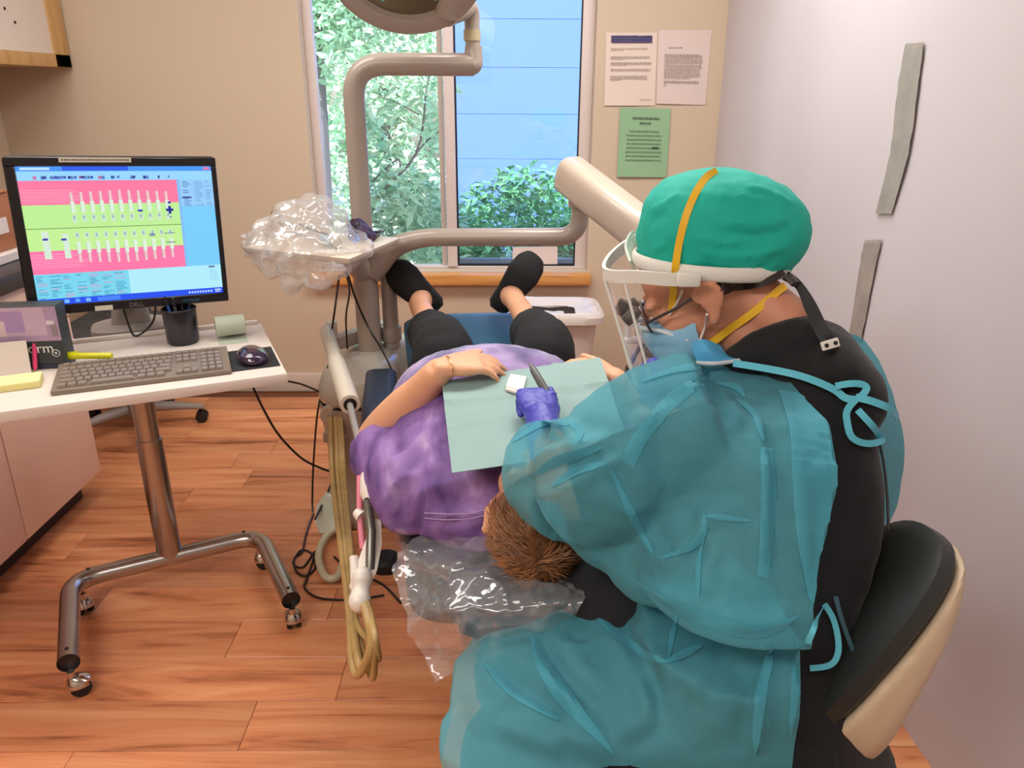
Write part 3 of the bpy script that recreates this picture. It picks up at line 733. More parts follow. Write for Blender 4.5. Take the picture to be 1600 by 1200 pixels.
# pen cup
pc = at(283, 538, Z=DZ); cr = .043
cup = thing('pen_cup', 'black mesh pen cup on the desk under the right side of the monitor', 'cup', (pc.x, pc.y+.02, DZ))
pcx, pcy = pc.x, pc.y+.02
M_cup = mat('smoky_black', sr(34, 30, 38), .25)
obj('cup', MB().lathe([(cr*.9, 0.0005), (cr, .006), (cr*1.06, .10), (cr*1.0, .10), (cr*.93, .01), (0, .008)], (pcx, pcy, DZ), 28), M_cup, cup)
obj('rim', MB().tube([V((pcx+cr*1.04*math.cos(a*math.pi/14), pcy+cr*1.04*math.sin(a*math.pi/14), DZ+.10)) for a in range(28)], .0025, 8, closed=True), M_black, cup)
rg = random.Random(2); pcs = [(30, 60, 140), (40, 40, 46), (50, 90, 170), (90, 90, 96)]
for i, dsc in enumerate(('blue', 'black', 'light blue', 'grey')):
    a = i*1.6; b0_ = V((pcx+.012*math.cos(a), pcy+.012*math.sin(a), DZ+.0125)); e_ = V((pcx+.034*math.cos(a), pcy+.034*math.sin(a), DZ+.125+.004*i))
    pn = thing('pen', f'{dsc} pen standing in the black pen cup', 'pen', b0_, 'pens in the cup')
    dvec = (e_-b0_)
    obj('barrel', MB().tube([b0_, b0_+dvec*.8], [.0035, .0038], 10), mat('pen_'+dsc.replace(' ', '_'), sr(*pcs[i]), .35), pn)
    obj('cap', MB().tube([b0_+dvec*.8, e_], [.0042, .004], 10), M_black, pn)
# curled roll of pale label paper
lr = at(350, 535, Z=DZ); lx = V((lr.x+.005, lr.y+.05, DZ+.034))
rl = thing('label_roll', 'curled roll of pale green label paper behind the mouse', 'paper roll', (lx.x, lx.y, DZ))
ax = du
prof = []
for k in range(26):
    a = R(-90+k*12.5); prof.append((math.cos(a)*.030, math.sin(a)*.030))
tail = [(.0-.07, -.0335), (-.05, -.0335), (-.025, -.0325)]
pts2 = tail+prof
rows = [[lx+ax*(s*.04)-dv*(-y)*1+V((0, 0, z)) for y, z in pts2] for s in (-1, -.3, .3, 1)]
obj('paper', sheet(rows, .0008), mat('pale_green_paper', sr(176, 182, 164), .6), rl)
obj('core', MB().tube([lx-ax*.038, lx+ax*.042], .016, 18), mat('brown_core', sr(84, 66, 50), .7), rl)
# box with purple picture and white lettering
bq = at(106, 575, Z=DZ); bh = .165; BWd = .22
bxf = thing('product_box', 'dark box with purple picture and white lettering at left end of desk', 'box', (bq.x-.1, bq.y, DZ))
bu = V((math.cos(R(8)), math.sin(R(8)), 0)); bvv = V((-bu.y, bu.x, 0)); BM = Matrix((bu, bvv, V((0, 0, 1)))).transposed()
def bp_(s, z, o=0): return V((bq.x, bq.y, DZ))-bu*s+V((0, 0, z))-bvv*o
obj('carton', MB().box(bp_(BWd/2, bh/2+.0005, -.03), (BWd, .06, bh), BM), mat('box_charcoal', sr(52, 56, 58), .5), bxf, bev=.002)
gq = MB(); gl_ = [0]
def g(s0, z0, s1, z1, c):
    gl_[0] += 1; o = .0004+gl_[0]*.00012; gq.quad(bp_(s1, z0, o), bp_(s0, z0, o), bp_(s0, z1, o), bp_(s1, z1, o), col=sr(*c))
g(.0, .075, .22, .164, (176, 148, 178)); g(.03, .09, .16, .164, (196, 168, 190)); g(.08, .10, .135, .155, (170, 140, 186)); g(.125, .09, .16, .13, (214, 190, 196))
g(.16, .075, .22, .164, (72, 44, 110)); g(.01, .118, .028, .128, (220, 210, 215)); g(.006, .086, .02, .118, (150, 130, 140))
g(.0, .005, .22, .012, (38, 44, 70))
for i in range(6): g(.165+.006*(i % 2), .10+i*.009, .20, .104+i*.009, (190, 170, 210))
obj('cover_print', gq, mat_attr('box_print', .45), bxf, smooth=False, recalc=False)
M_let = mat('white_lettering', sr(230, 230, 226), .5)
text('orm', .036, BM, bp_(.054, .055, .0008), M_let, bxf, 'lettering')
rgm = MB().tube([bp_(.02+.009*math.cos(a*math.pi/12), .042+.009*math.sin(a*math.pi/12), .001) for a in range(24)], .0009, 6, closed=True)
for a in (0, 60, 120): rgm.tube([bp_(.02-.004*math.cos(R(a)), .042-.004*math.sin(R(a)), .001), bp_(.02+.004*math.cos(R(a)), .042+.004*math.sin(R(a)), .001)], .0008, 6)
obj('emblem', rgm, M_let, bxf)
# white card leaning against the box
wa, wb_ = at(-40, 592, Z=DZ+.001), at(50, 583, Z=DZ+.001)
wdir = (wb_-wa).normalized(); wn_ = V((-wdir.y, wdir.x, 0))
top_off = V((0, 0, .082))+wn_*.016
card = thing('paper_card', 'white ruled card leaning in front of the purple picture box', 'card', (wa+wb_)/2)
rows = [[wa+(wb_-wa)*s+top_off*t for s in (0, .33, .66, 1)] for t in (0, .5, 1)]
obj('card', sheet(rows, .006), M_white, card)
ln = MB()
for t in (.3, .55): ln.quad(*[wa+(wb_-wa)*s+top_off*tt-wn_*.0012 for s, tt in ((.3, t), (.95, t), (.95, t+.015), (.3, t+.015))])
for s in (.5, .72): ln.quad(*[wa+(wb_-wa)*ss+top_off*tt-wn_*.0014 for ss, tt in ((s, .05), (s+.012, .05), (s+.012, .9), (s, .9))])
obj('ruled_line', ln, mat('pale_ink', sr(170, 155, 148), .7), card, smooth=False, recalc=False)
# sticky notes
sn = at(20, 612, Z=DZ); 
sp = thing('sticky_notes', 'pad of pale yellow sticky notes left of the keyboard', 'note pad', (sn.x, sn.y, DZ))
M_note = mat('note_yellow', sr(222, 212, 140), .7)
s0 = at(64, 606, Z=DZ); cN = V((s0.x, s0.y, 0))-du*.06+dv*.036
obj('pad', MB().box(cN+V((0, 0, DZ+.0085)), (.12, .072, .016), DM), M_note, sp, bev=.0015)
obj('top_sheet', MB().box(cN+V((0, 0, DZ+.0175))+dv*.001, (.119, .071, .001), Matrix.Rotation(R(1), 3, 'X') @ DM), mat('note_light', sr(232, 222, 160), .7), sp)
# highlighter
h0, h1 = at(98, 556, Z=DZ+.026), at(175, 556, Z=DZ+.026)
M_hi = mat('highlighter_yellow', sr(206, 204, 20), .35)
hl = thing('highlighter', 'yellow highlighter pen lying on the back of the keyboard', 'highlighter', (h0+h1)/2-V((0, 0, .01)))
hd = (h1-h0)
obj('barrel', MB().tube([h0+hd*.22, h0+hd*.97, h1], [.0085, .0085, .007], 14), M_hi, hl)
obj('cap', MB().tube([h0, h0+hd*.06, h0+hd*.3], [.006, .009, .0092], 14), M_hi, hl)
obj('clip', MB().box(h0+hd*.2+V((0, 0, .010)), (.03, .004, .002), DM), M_hi, hl)
# pink pen
q0, q1 = at(55, 579, Z=DZ+.004), at(52, 480, Y=at(55, 579, Z=DZ).y+.05)
M_pk = mat('pink_pen', sr(226, 70, 118), .35)
pk = thing('pink_pen', 'bright pink pen leaning upright against the purple picture box', 'pen', q0)
qd = q1-q0
obj('barrel', MB().tube([q0, q0+qd*.05, q0+qd*.7], [.002, .0055, .006], 12), M_pk, pk)
obj('cap', MB().tube([q0+qd*.74, q1], [.0068, .0055], 12), M_pk, pk)
obj('band', MB().tube([q0+qd*.69, q0+qd*.745], .0064, 12), M_white, pk)
# ------------------------------------------------------------------ papers, tape strips
M_print = mat_attr('paper_print', .6)
def paper(name, quad, label, base, marks, group=None, Y=None, th=.0012):
    P = [at(x, y, Y=Y) for x, y in quad]      # TL TR BR BL
    off = V((0, -.003, 0)); t = thing(name, label, 'paper', (P[0]+P[1]+P[2]+P[3])/4, group)
    N = 9; rows = []
    for i in range(N):
        v = i/(N-1); a = P[0].lerp(P[3], v); b = P[1].lerp(P[2], v)
        rows.append([a.lerp(b, j/8)+off+V((0, -.004*(v**2)*abs(math.sin(2.2*j/8+v)), 0)) for j in range(9)])
    m = mat('sheet_'+name+str(len(bpy.data.materials)), sr(*base), .65)
    s = obj('sheet', sheet(rows, .0008), m, t)
    mk = MB()
    for u0, v0, u1, v1, c in marks:
        w = lambda u, v: P[0].lerp(P[1], u).lerp(P[3].lerp(P[2], u), v)+off+V((0, -.0052-.002*v, 0))
        mk.quad(w(u0, v1), w(u1, v1), w(u1, v0), w(u0, v0), col=sr(*c))
    if marks: obj('printed_text', mk, M_print, t, smooth=False, recalc=False)['kind'] = 'stuff'
    return t
def lines(u0, u1, vs, c, seed, h=.009, center=False, word=.05):
    rg = random.Random(seed); out = []
    for v, k in vs:
        w = (u1-u0)*k; a = (u0+u1)/2-w/2 if center else u0; e = a+w
        while a < e-.01:
            l = min(word*rg.uniform(.4, 1.4), e-a); out.append((a, v, a+l, v+h, c)); a += l+.012
    return out
ink = (150, 134, 128)
mk = [(.1, .04, .90, .135, (66, 60, 104)), (.1, .075, .62, .085, (140, 134, 170)), (.1, .105, .5, .112, (140, 134, 170)), (.62, .04, .80, .06, (205, 190, 200))]
mk += lines(.1, .9, [(.21, .9), (.225, .3), (.32, .95), (.335, .95), (.35, .3), (.40, 1), (.415, 1), (.43, .4), (.49, .98), (.505, 1), (.585, .9), (.60, .9), (.62, .9), (.635, .25)], ink, 3)
mk += lines(.7, .92, [(.91, 1)], ink, 4)
paper('notice_sheet', [(947, 51), (1027, 51), (1023, 165), (944, 165)], 'white printed sheet with dark blue heading taped to the back wall', (226, 208, 196), mk, Y=BACK)
mk = lines(.2, .5, [(.225, .9)], ink, 5)+lines(.13, .86, [(.32, .9), (.335, 1), (.355, 1), (.38, 1), (.405, 1), (.43, 1), (.46, 1), (.485, 1), (.51, 1), (.535, .95), (.56, .95), (.585, 1), (.61, .95), (.635, .7), (.68, .95), (.70, .95), (.735, .08)], ink, 6)
paper('letter_sheet', [(1029, 47), (1112, 47), (1102, 164), (1025, 162)], 'white letter sheet right of the blue headed one on back wall', (220, 202, 196), mk, Y=BACK)
gk_ = (92, 124, 98)
mk = lines(.22, .82, [(.13, .9), (.20, .4)], (80, 108, 86), 7, .022, True, .07)+lines(.14, .86, [(.32, .85), (.38, 1), (.44, .95), (.50, .95), (.56, .95), (.62, 1), (.68, .98), (.74, 1)], gk_, 8, .014, True)+[(.66, .555, .8, .575, (40, 60, 50))]
paper('green_notice', [(969, 168), (1048, 170), (1041, 277), (964, 276)], 'pale green printed notice taped below the two white sheets', (146, 186, 146), mk, Y=BACK-.006)
paper('window_note', [(801, 386), (871, 385), (871, 414), (801, 416)], 'small blank white paper stuck low on the right window pane', (226, 208, 204), [], Y=BACK+.088)
M_tape = mat('grey_tape', sr(154, 146, 140), .3, vary=.12, vscale=14, bump=.5, bscale=22)
def strip(name, poly, label):
    L = [at(x, y, X=RIGHT-.020) for x, y in poly[0]]; Rr = [at(x, y, X=RIGHT-.020) for x, y in poly[1]]
    L = catmull(L, 6); Rr = catmull(Rr, 6); rg = random.Random(3); rows = []
    for i, (a, b) in enumerate(zip(L, Rr)):
        rows.append([a.lerp(b, j/6)+V((-.0012*rg.random()-.0015*math.sin(i*1.3)**2, .0015*rg.uniform(-1, 1), 0)) for j in range(7)])
    o = obj(name, sheet(rows, .0008), M_tape); tag(o, label, 'tape'); return o
strip('tape_strip', ([(1415, 68), (1400, 160), (1391, 240), (1368, 334)], [(1444, 66), (1436, 130), (1420, 240), (1393, 334)]), 'upper grey tape strip on the white plastic sheeting')
strip('tape_strip', ([(1352, 375), (1343, 420), (1326, 530)], [(1378, 374), (1368, 420), (1346, 532)]), 'lower grey tape strip on the white plastic sheeting beside green cap')

# ------------------------------------------------------------------ waste bin
BY = 3.28; bR = at(940, 478, Y=BY); bcx = bR.x-.225; bz_ = bR.z
bn = thing('waste_bin', 'white plastic waste bin with liner under the window beyond the feet', 'bin', (bcx, BY, 0))
M_bin = mat('bin_white', sr(216, 204, 196), .45)
def rr(cx, cy, hx, hy, z, n=32, p=.35):
    sg = lambda x: math.copysign(abs(x)**p, x)
    return [V((cx+hx*sg(math.cos(2*math.pi*k/n)), cy+hy*sg(math.sin(2*math.pi*k/n)), z)) for k in range(n)]
def stack(loops, cap0=True, cap1=False):
    mb = MB(); n = len(loops[0]); vs = [v for l in loops for v in l]
    fs = [(i*n+k, i*n+(k+1) % n, (i+1)*n+(k+1) % n, (i+1)*n+k) for i in range(len(loops)-1) for k in range(n)]
    if cap0: fs.append(tuple(range(n-1, -1, -1)))
    if cap1: fs.append(tuple(range((len(loops)-1)*n, len(loops)*n)))
    return mb.add(vs, fs)
obj('body', stack([rr(bcx, BY, .15, .105, .0), rr(bcx, BY, .20, .145, bz_-.03), rr(bcx, BY, .205, .15, bz_-.03)]), M_bin, bn)
obj('rim', stack([rr(bcx, BY, .205, .15, bz_-.045), rr(bcx, BY, .228, .17, bz_-.04), rr(bcx, BY, .228, .17, bz_-.012), rr(bcx, BY, .215, .16, bz_), rr(bcx, BY, .20, .145, bz_-.004)], False), M_bin, bn)
lin = remesh(stack([rr(bcx, BY, .20, .146, bz_-.03), rr(bcx, BY, .21, .152, bz_+.004), rr(bcx, BY, .18, .13, bz_+.008), rr(bcx, BY, .10, .08, bz_-.03), rr(bcx, BY, .03, .03, bz_-.045)], True, True), .012, 3)
noisy(lin, .008, 14)
link('liner', lin, mat('liner_white', sr(222, 214, 214), .3, bump=.4, bscale=40), bn)

# ------------------------------------------------------------------ dental unit
M_unit = mat('unit_enamel', sr(168, 155, 144), .32, coat=.3)
M_unitw = mat('unit_white', sr(186, 180, 168), .24, coat=.5)
UX, UY = -.485, 2.50
un = thing('dental_unit', 'beige dental unit column with tray and swing arm left of the chair', 'dental unit', (UX, UY, 0))
def uloop(z, hx, hy, dx=0, dy=0, p=.75): return rr(UX+dx, UY+dy, hx, hy, z, 36, p)
obj('lower_body', stack([uloop(.004, .10, .15), uloop(.03, .105, .155), uloop(.2, .115, .17), uloop(.40, .135, .19), uloop(.472, .14, .195)], True, True), M_unit, un, bev=0)
obj('seam', stack([uloop(.471, .136, .191), uloop(.478, .136, .191)], True, True), M_dark, un)
top = remesh(stack([uloop(.479, .14, .195), uloop(.52, .142, .198), uloop(.57, .13, .185, .01), uloop(.605, .10, .15, .02), uloop(.625, .05, .09, .02)], True, True).ell((UX+.13, UY+.13, .54), (.14, .16, .09)).ell((UX+.2, UY+.26, .55), (.11, .12, .075)), .012, 6)
link('upper_body', top, M_unitw, un)
po_ = at(520, 635, Y=UY-.19)
obj('round_cover', MB().lathe([(.0, .0), (.036, 0), (.04, .006), (.034, .012), (0, .014)], V((po_.x-.01, UY-.166, .45)), 28, M=Matrix.Rotation(R(90), 3, 'X') @ Matrix.Diagonal((1, 1, 1))), M_unitw, un)
obj('hose_port', MB().box((po_.x+.0, UY-.165, .375), (.085, .05, .035)), M_unit, un, bev=.006)
ft = remesh(MB().loft([(at(562, 742, Z=.14), V((.05, 0, 0)), V((0, .03, .05))), (at(535, 775, Z=.10), V((.055, 0, 0)), V((0, .03, .06))), (at(512, 806, Z=.065), V((.055, -.01, 0)), V((0, .04, .055))), (at(505, 822, Z=.04), V((.035, -.01, 0)), V((0, .03, .03)))], 20), .01, 5)
link('foot_cover', ft, mat('foot_pale', sr(186, 190, 170), .35, coat=.3), un)
cpx, cpy = at(574, 480, Y=UY).x, UY
obj('column', MB().tube([(cpx, cpy, .605), (cpx, cpy, .91)], .040, 24), M_unit, un)
obj('column', MB().tube([(cpx+.068, cpy+.05, .605), (cpx+.068, cpy+.05, .93)], .027, 20), M_unit, un)
obj('column_collar', MB().lathe([(.034, .64), (.036, .645), (.036, .685), (.034, .69)], (cpx+.068, cpy+.05, 0), 20).lathe([(.044, .60), (.044, .612), (.041, .616)], (cpx, cpy, 0), 24), M_unit, un)
k0_ = at(520, 536, Z=.655); k1_ = at(617, 505, Z=.665)
kd_ = (k1_-k0_).normalized(); ks_ = V((-kd_.y, kd_.x, 0)).normalized(); KB = Matrix((kd_, ks_, V((0, 0, 1)))).transposed()
obj('cross_beam', MB().box((k0_+k1_)/2, ((k1_-k0_).length, .05, .045), KB), M_unit, un, bev=.004)
# swing arm
ar = fillet([(cpx+.02, cpy-.0, .885), at(612, 385, Y=cpy-.0)-V((0, 0, .0)), at(660, 371, Y=cpy-.02), at(905, 370, Y=2.42), at(908, 300, Y=2.42)], .13, 10)
obj('swing_arm', MB().tube(ar, [.040, .033, .029, .028, .028], 22), M_unit, un)
e_ = at(906, 318, Y=2.42)
obj('joint_collar', MB().lathe([(.036, -.03), (.037, -.02), (.037, .0), (.03, .006), (.022, .012)], e_+V((0, 0, .02)), 22), M_unit, un)
obj('joint_pin', MB().lathe([(.021, 0), (.021, .07)], e_+V((0, 0, .02)), 16), M_black, un)
b0_ = at(884, 268, Y=2.40); b1_ = at(1050, 398, Y=2.02); bd = (b1_-b0_).normalized(); bs = bd.cross(V((0, 0, 1))).normalized(); bu_ = bs.cross(bd)
secs = []
for t, k in ((0, .55), (.012, .85), (.035, 1), (.5, 1), (.97, 1), (1, .9)): secs.append((b0_.lerp(b1_, t), bs*.05*k, bu_*.056*k))
obj('balance_arm', MB().loft(secs, 28, .62), mat('arm_enamel', sr(200, 184, 168), .35, coat=.3), un)
# bracket tray
M_tray = mat('tray_white', sr(222, 210, 192), .4)
tl, tf, tr_ = at(376, 386, Z=1.02), at(547, 404, Z=1.02), at(627, 371, Z=1.02); tb_ = tl+tr_-tf
dn = V((0, 0, -.02)); cen = (tl+tr_)/2
obj('tray', MB().hexa([p.lerp(cen, .05)+dn for p in (tl, tf, tr_, tb_)], [p for p in (tl, tf, tr_, tb_)]), M_tray, un, bev=.006)
obj('tray_boss', MB().tube([(cpx, cpy, .88), cen.lerp(V((cpx, cpy, 1.0)), .5)+V((0, 0, -.03)), cen+V((0, 0, -.034))], [.04, .032, .026], 18), M_unit, un)
# delivery head behind the operator
hc = at(1085, 520, Y=2.0)
dh = obj('delivery_head', MB().box(hc, (.30, .22, .10)), M_unitw, un, bev=.025, seg=3)
obj('arm_post', MB().tube(fillet([b1_, b1_+bd*.05, V((hc.x+.04, hc.y+.03, hc.z+.20)), V((hc.x+.04, hc.y+.02, hc.z+.04))], .05), .03, 16), M_unit, un)
M_rail = mat('rail_white', sr(214, 204, 200), .3)
hb = MB()
r0, r1 = at(982, 491, Y=1.86), at(981, 531, Y=1.86)
hb.tube([r0, at(1060, 492, Y=1.93)], .0095, 14); hb.tube([r1, at(1062, 535, Y=1.93)], .0095, 14); hb.tube([r0, r1], .0075, 12); hb.ell(r0, (.011,)*3).ell(r1, (.011,)*3)
obj('handle_rail', hb, M_rail, dh)
M_hp = mat('handpiece_dark', sr(58, 40, 44), .4); M_hpg = mat('handpiece_grey', sr(120, 116, 108), .3, metal=.6)
obj('handpiece', MB().tube(catmull([at(1003, 470, Y=1.88), at(1015, 480, Y=1.88), at(1030, 492, Y=1.9), at(1050, 500, Y=1.92)], 5), [.012, .022, .020, .012], 14), M_hp, dh)
obj('handpiece', MB().tube(catmull([at(1002, 508, Y=1.87), at(1020, 512, Y=1.88), at(1050, 516, Y=1.92)], 5), [.010, .015, .014], 14), M_hpg, dh)
obj('handpiece', MB().tube(catmull([at(1004, 528, Y=1.88), at(1020, 526, Y=1.88), at(1050, 524, Y=1.92)], 5), [.008, .013, .012], 14), M_hpg, dh)
lp = [at(1013+14*math.cos(a*.7), 482+16*math.sin(a*.7), Y=1.855) for a in range(9)]
obj('white_tubing', MB().tube(lp, .003, 8, closed=True), M_rail, dh)
M_hose = mat('hose_brown', sr(84, 70, 64), .5)
for pts in ([(1004, 536, 1.9), (1007, 570, 1.9), (1006, 600, 1.9)], [(1004, 536, 1.9), (990, 560, 1.89), (986, 590, 1.9)], [(1012, 545, 1.9), (1035, 560, 1.86), (1050, 590, 1.88)], [(1020, 540, 1.9), (1030, 570, 1.9), (1020, 605, 1.9)]):
    obj('hose', MB().tube(catmull([at(x, y, Y=Y) for x, y, Y in pts]+[V((hc.x, hc.y, .6))], 7), .006, 8), M_hose, dh)
obj('hose_clip', MB().tube([at(1005, 548, Y=1.87), at(1040, 562, Y=1.87)], [.018, .014], 10, flat=.5), M_hose, dh)

# ------------------------------------------------------------------ dental light on its own pole
lt = thing('dental_light', 'overhead dental light on a bent beige pole in front of window', 'dental lamp', (cpx, cpy, .93))
pz = at(552, 100, Y=cpy).z
xe = at(740, 101, Y=cpy)
obj('pole', MB().tube(fillet([(cpx, cpy, .952), (cpx, cpy, pz), (xe.x-.0, cpy, xe.z)], .10, 12), .0325, 24), M_unit, lt)
obj('elbow', MB().tube(fillet([(xe.x-.03, cpy, xe.z), (xe.x, cpy, xe.z), (xe.x, cpy, xe.z+.05)], .03, 8), [.0325, .032, .026], 22), M_unit, lt)
u0 = V((xe.x, cpy, xe.z+.03)); u1 = at(737, 8, Y=cpy); u2 = at(697, 22, Y=2.40)
obj('upright', MB().tube([u0, V((u1.x, u1.y, u0.z+.06))], .0225, 20), M_unit, lt)
obj('collar', MB().tube([V((u1.x, u1.y, u0.z+.035)), V((u1.x, u1.y, u0.z+.065))], .0255, 20), mat('collar_beige', sr(188, 176, 140), .4), lt)
obj('yoke', MB().tube(fillet([V((u1.x, u1.y, u0.z+.05)), u1+V((0, 0, .0)), u2], .05, 8), [.022, .026, .034], 20), M_unit, lt)
lc = at(632, -56, Y=2.28); ln_ = V((.03, -.74, -.67)).normalized(); lx_ = V((1, 0, 0)); lx_ = (lx_-ln_*lx_.dot(ln_)).normalized(); ly_ = ln_.cross(lx_)
LM = Matrix((lx_, ly_, ln_)).transposed()
obj('head_ring', MB().lathe([(.215, -.05), (.222, -.02), (.215, .0), (.195, .008), (.168, .0), (.160, -.02)], lc, 48, M=LM), M_unit, lt)
obj('housing', MB().lathe([(0, -.13), (.08, -.125), (.15, -.10), (.205, -.055), (.214, -.05)], lc, 40, M=LM), M_unit, lt)
obj('reflector', MB().lathe([(.162, -.015), (.13, -.05), (.07, -.075), (0, -.08)], lc, 40, M=LM), mat('reflector_olive', sr(120, 108, 84), .3, metal=.5), lt)
fm = mat('mirror_facet', sr(150, 220, 210), .1, metal=.9)
for a in (235, 305, 25, 90, 155):
    d = lx_*math.cos(R(a))+ly_*math.sin(R(a)); s = ln_.cross(d)
    obj('facet', MB().box(lc+d*.125-ln_*.022, (.03, .022, .02), Matrix((d, s, ln_)).transposed()), fm, lt, bev=.003)
obj('lamp_stem', MB().tube([u2, lc+lx_*.16-ln_*.05], [.033, .03], 16), M_unit, lt)

# ------------------------------------------------------------------ clear bag and wrapped things on the tray
M_film = mat_film('clear_bag_film', (.97, .96, .95), .8, .14, .27, bump=.3, bscale=28)
def crumple(me, amp, sc, seed=0):
    P = co(me); N = nrm(me); out = []
    for p in P:
        v = V((p[0]*sc+seed, p[1]*sc, p[2]*sc)); d = noise.voronoi(v)[0]
        out.append((d[1]-d[0])*1.2-.35+.4*noise.noise(v*2.3))
    setco(me, P+N*(amp*np.array(out))[:, None])
bgc = (tl*.45+tf*.38+tb_*.17)
bag = thing('tray_bag', 'crumpled clear plastic bag draped over the left end of the tray', 'plastic bag', (bgc.x, bgc.y, 1.025))
tu = (tf-tl).normalized(); tv = (tr_-tf).normalized(); TM = Matrix((tu, tv, V((0, 0, 1)))).transposed()
tc0 = (tl+tf+tr_+tb_)/4
mbg = MB().loft([(tc0+tu*.03+V((0, 0, -.10))-tv*.14, tu*.08, tv*.03), (tc0-tu*.01+V((0, 0, -.05))-tv*.11, tu*.17, tv*.08), (tc0-tu*.03+V((0, 0, -.02))-tv*.05, tu*.21, tv*.16), (tc0-tu*.03+V((0, 0, .01))-tv*.05, tu*.225, tv*.16), (tc0-tu*.035+V((0, 0, .06))-tv*.04, tu*.15, tv*.14), (tc0-tu*.02+V((0, 0, .105))-tv*.03, tu*.10, tv*.10), (tc0-tu*.0+V((0, 0, .13))-tv*.02, tu*.05, tv*.05)], 30, .9)
bme = remesh(mbg, .007, 4); crumple(bme, .034, 12, 3); crumple(bme, .005, 34, 7)
link('film', bme, M_film, bag, smooth=True)
wr = thing('wrapped_handset', 'white handset with grey grip lying inside the clear tray bag', 'instrument', tc0+V((0, 0, .003)))
w0 = at(440, 352, Y=tc0.y-.06); w1 = at(520, 372, Y=tc0.y-.10)
obj('grip', MB().tube(catmull([at(440, 345, Z=1.055), at(470, 352, Z=1.055), at(505, 362, Z=1.050), at(528, 380, Z=1.038)], 6), [.012, .018, .018, .014], 14), M_unitw, wr)
obj('edge', MB().tube(catmull([at(468, 350, Z=1.076), at(490, 360, Z=1.072), at(512, 366, Z=1.068)], 5), .0028, 8), M_black, wr)
obj('tip', MB().tube([at(505, 372, Z=1.042), at(520, 376, Z=1.038)], [.012, .016], 12), mat('pale_blue_tip', sr(150, 186, 206), .4), wr)
obj('head', MB().tube([at(432, 336, Z=1.055), at(442, 346, Z=1.055)], [.02, .016], 14), M_hpg, wr)
# purple black pouch with cord
M_pouch = mat('pouch_purple', sr(52, 30, 62), .4, vary=.8, vscale=45)
q_ = at(566, 366, Z=1.022)
pc_ = thing('eyewear_pouch', 'shiny black and purple pouch with looped cord on the tray', 'pouch', q_)
pm = remesh(MB().loft([(at(546, 360, Z=1.045), V((0, .025, 0)), V((0, 0, .030))), (at(560, 360, Z=1.048), V((0, .045, 0)), V((0, 0, .038))), (at(575, 366, Z=1.040), V((0, .04, 0)), V((0, 0, .026))), (at(588, 370, Z=1.032), V((0, .015, 0)), V((0, 0, .008)))], 18), .005, 3); noisy(pm, .006, 40)
link('pouch', pm, M_pouch, pc_)
for k in range(3):
    c = at(584+4*k, 367-2*k, Z=1.035); cr_ = MB().tube([c+V((.018*math.cos(a*.63), .026*math.sin(a*.63), .006*math.sin(a*.63+k))) for a in range(10)], .0022, 8, closed=True)
    obj('cord', cr_, M_black if k != 1 else M_hpg, pc_)

# ------------------------------------------------------------------ holder arm with suction handpieces and tan hoses
sh = thing('suction_arm', 'white suction holder arm with tan hoses reaching from the dental unit', 'suction arm', k0_-V((0, 0, .03)))
M_arm = mat('arm_white', sr(206, 196, 180), .35)
a0_, a1_ = at(509, 516, Z=.71), at(547, 632, Z=.70)
obj('arm_tube', MB().tube([a0_, a0_.lerp(a1_, .02), a0_.lerp(a1_, .45), a0_.lerp(a1_, .5), a1_], [.016, .022, .022, .026, .026], 20), M_arm, sh)
obj('pivot', MB().tube([k0_+V((0, 0, -.03)), V((k0_.x, k0_.y, .73))], .019, 16), M_arm, sh)
obj('bore', MB().tube([a1_, a1_+(a1_-a0_).normalized()*.002], .017, 16), M_black, sh)
a2_ = at(574, 748, Z=.675)
obj('rod', MB().tube([a1_-(a1_-a0_).normalized()*.02, a2_], .0085, 14), mat('rod_grey', sr(160, 154, 148), .3, metal=.3), sh)
M_wp = mat('white_plastic', sr(232, 224, 214), .35); M_pink = mat('pink_plastic', sr(222, 130, 150), .4); M_tan = mat('tan_hose', sr(178, 146, 92), .4, vary=.12, vscale=25)
h_ = lambda x, y, z: at(x, y, Z=z)
obj('holder_cap', MB().tube([h_(574, 740, .69), h_(577, 752, .68), h_(579, 772, .665), h_(577, 784, .655)], [.014, .020, .022, .012], 18), M_wp, sh)
obj('pink_sleeve', MB().tube([h_(562, 744, .685), h_(562, 800, .63), h_(567, 858, .58)], .0068, 12), M_pink, sh)
obj('grey_tip', MB().tube([h_(574, 783, .66), h_(580, 830, .62), h_(578, 890, .56)], .0095, 16), M_hpg, sh)
obj('tip_bore', MB().tube([h_(573.4, 780.5, .6625), h_(573.5, 782.5, .6615)], .006, 14), M_black, sh)
obj('valve', MB().tube([h_(557, 800, .63), h_(566, 808, .625)], [.010, .014], 12), M_wp, sh)
obj('clear_shield', MB().loft([(h_(588, 818, .62), V((.010, 0, 0)), V((0, .006, .008))), (h_(583, 850, .59), V((.018, 0, 0)), V((0, .007, .01))), (h_(572, 890, .56), V((.022, 0, 0)), V((0, .008, .012))), (h_(562, 915, .54), V((.02, 0, 0)), V((0, .008, .012)))], 16), M_wp, sh)
hb_ = remesh(MB().ell(h_(566, 905, .55), (.021, .024, .026)).ell(h_(562, 938, .525), (.022, .025, .024)).tube([h_(566, 905, .55), h_(562, 938, .525)], .018, 14), .004, 2)
link('holder_body', hb_, M_wp, sh)
obj('grip_ring', MB().tube([h_(553, 870, .575), h_(556, 930, .53)], .009, 12), M_wp, sh)
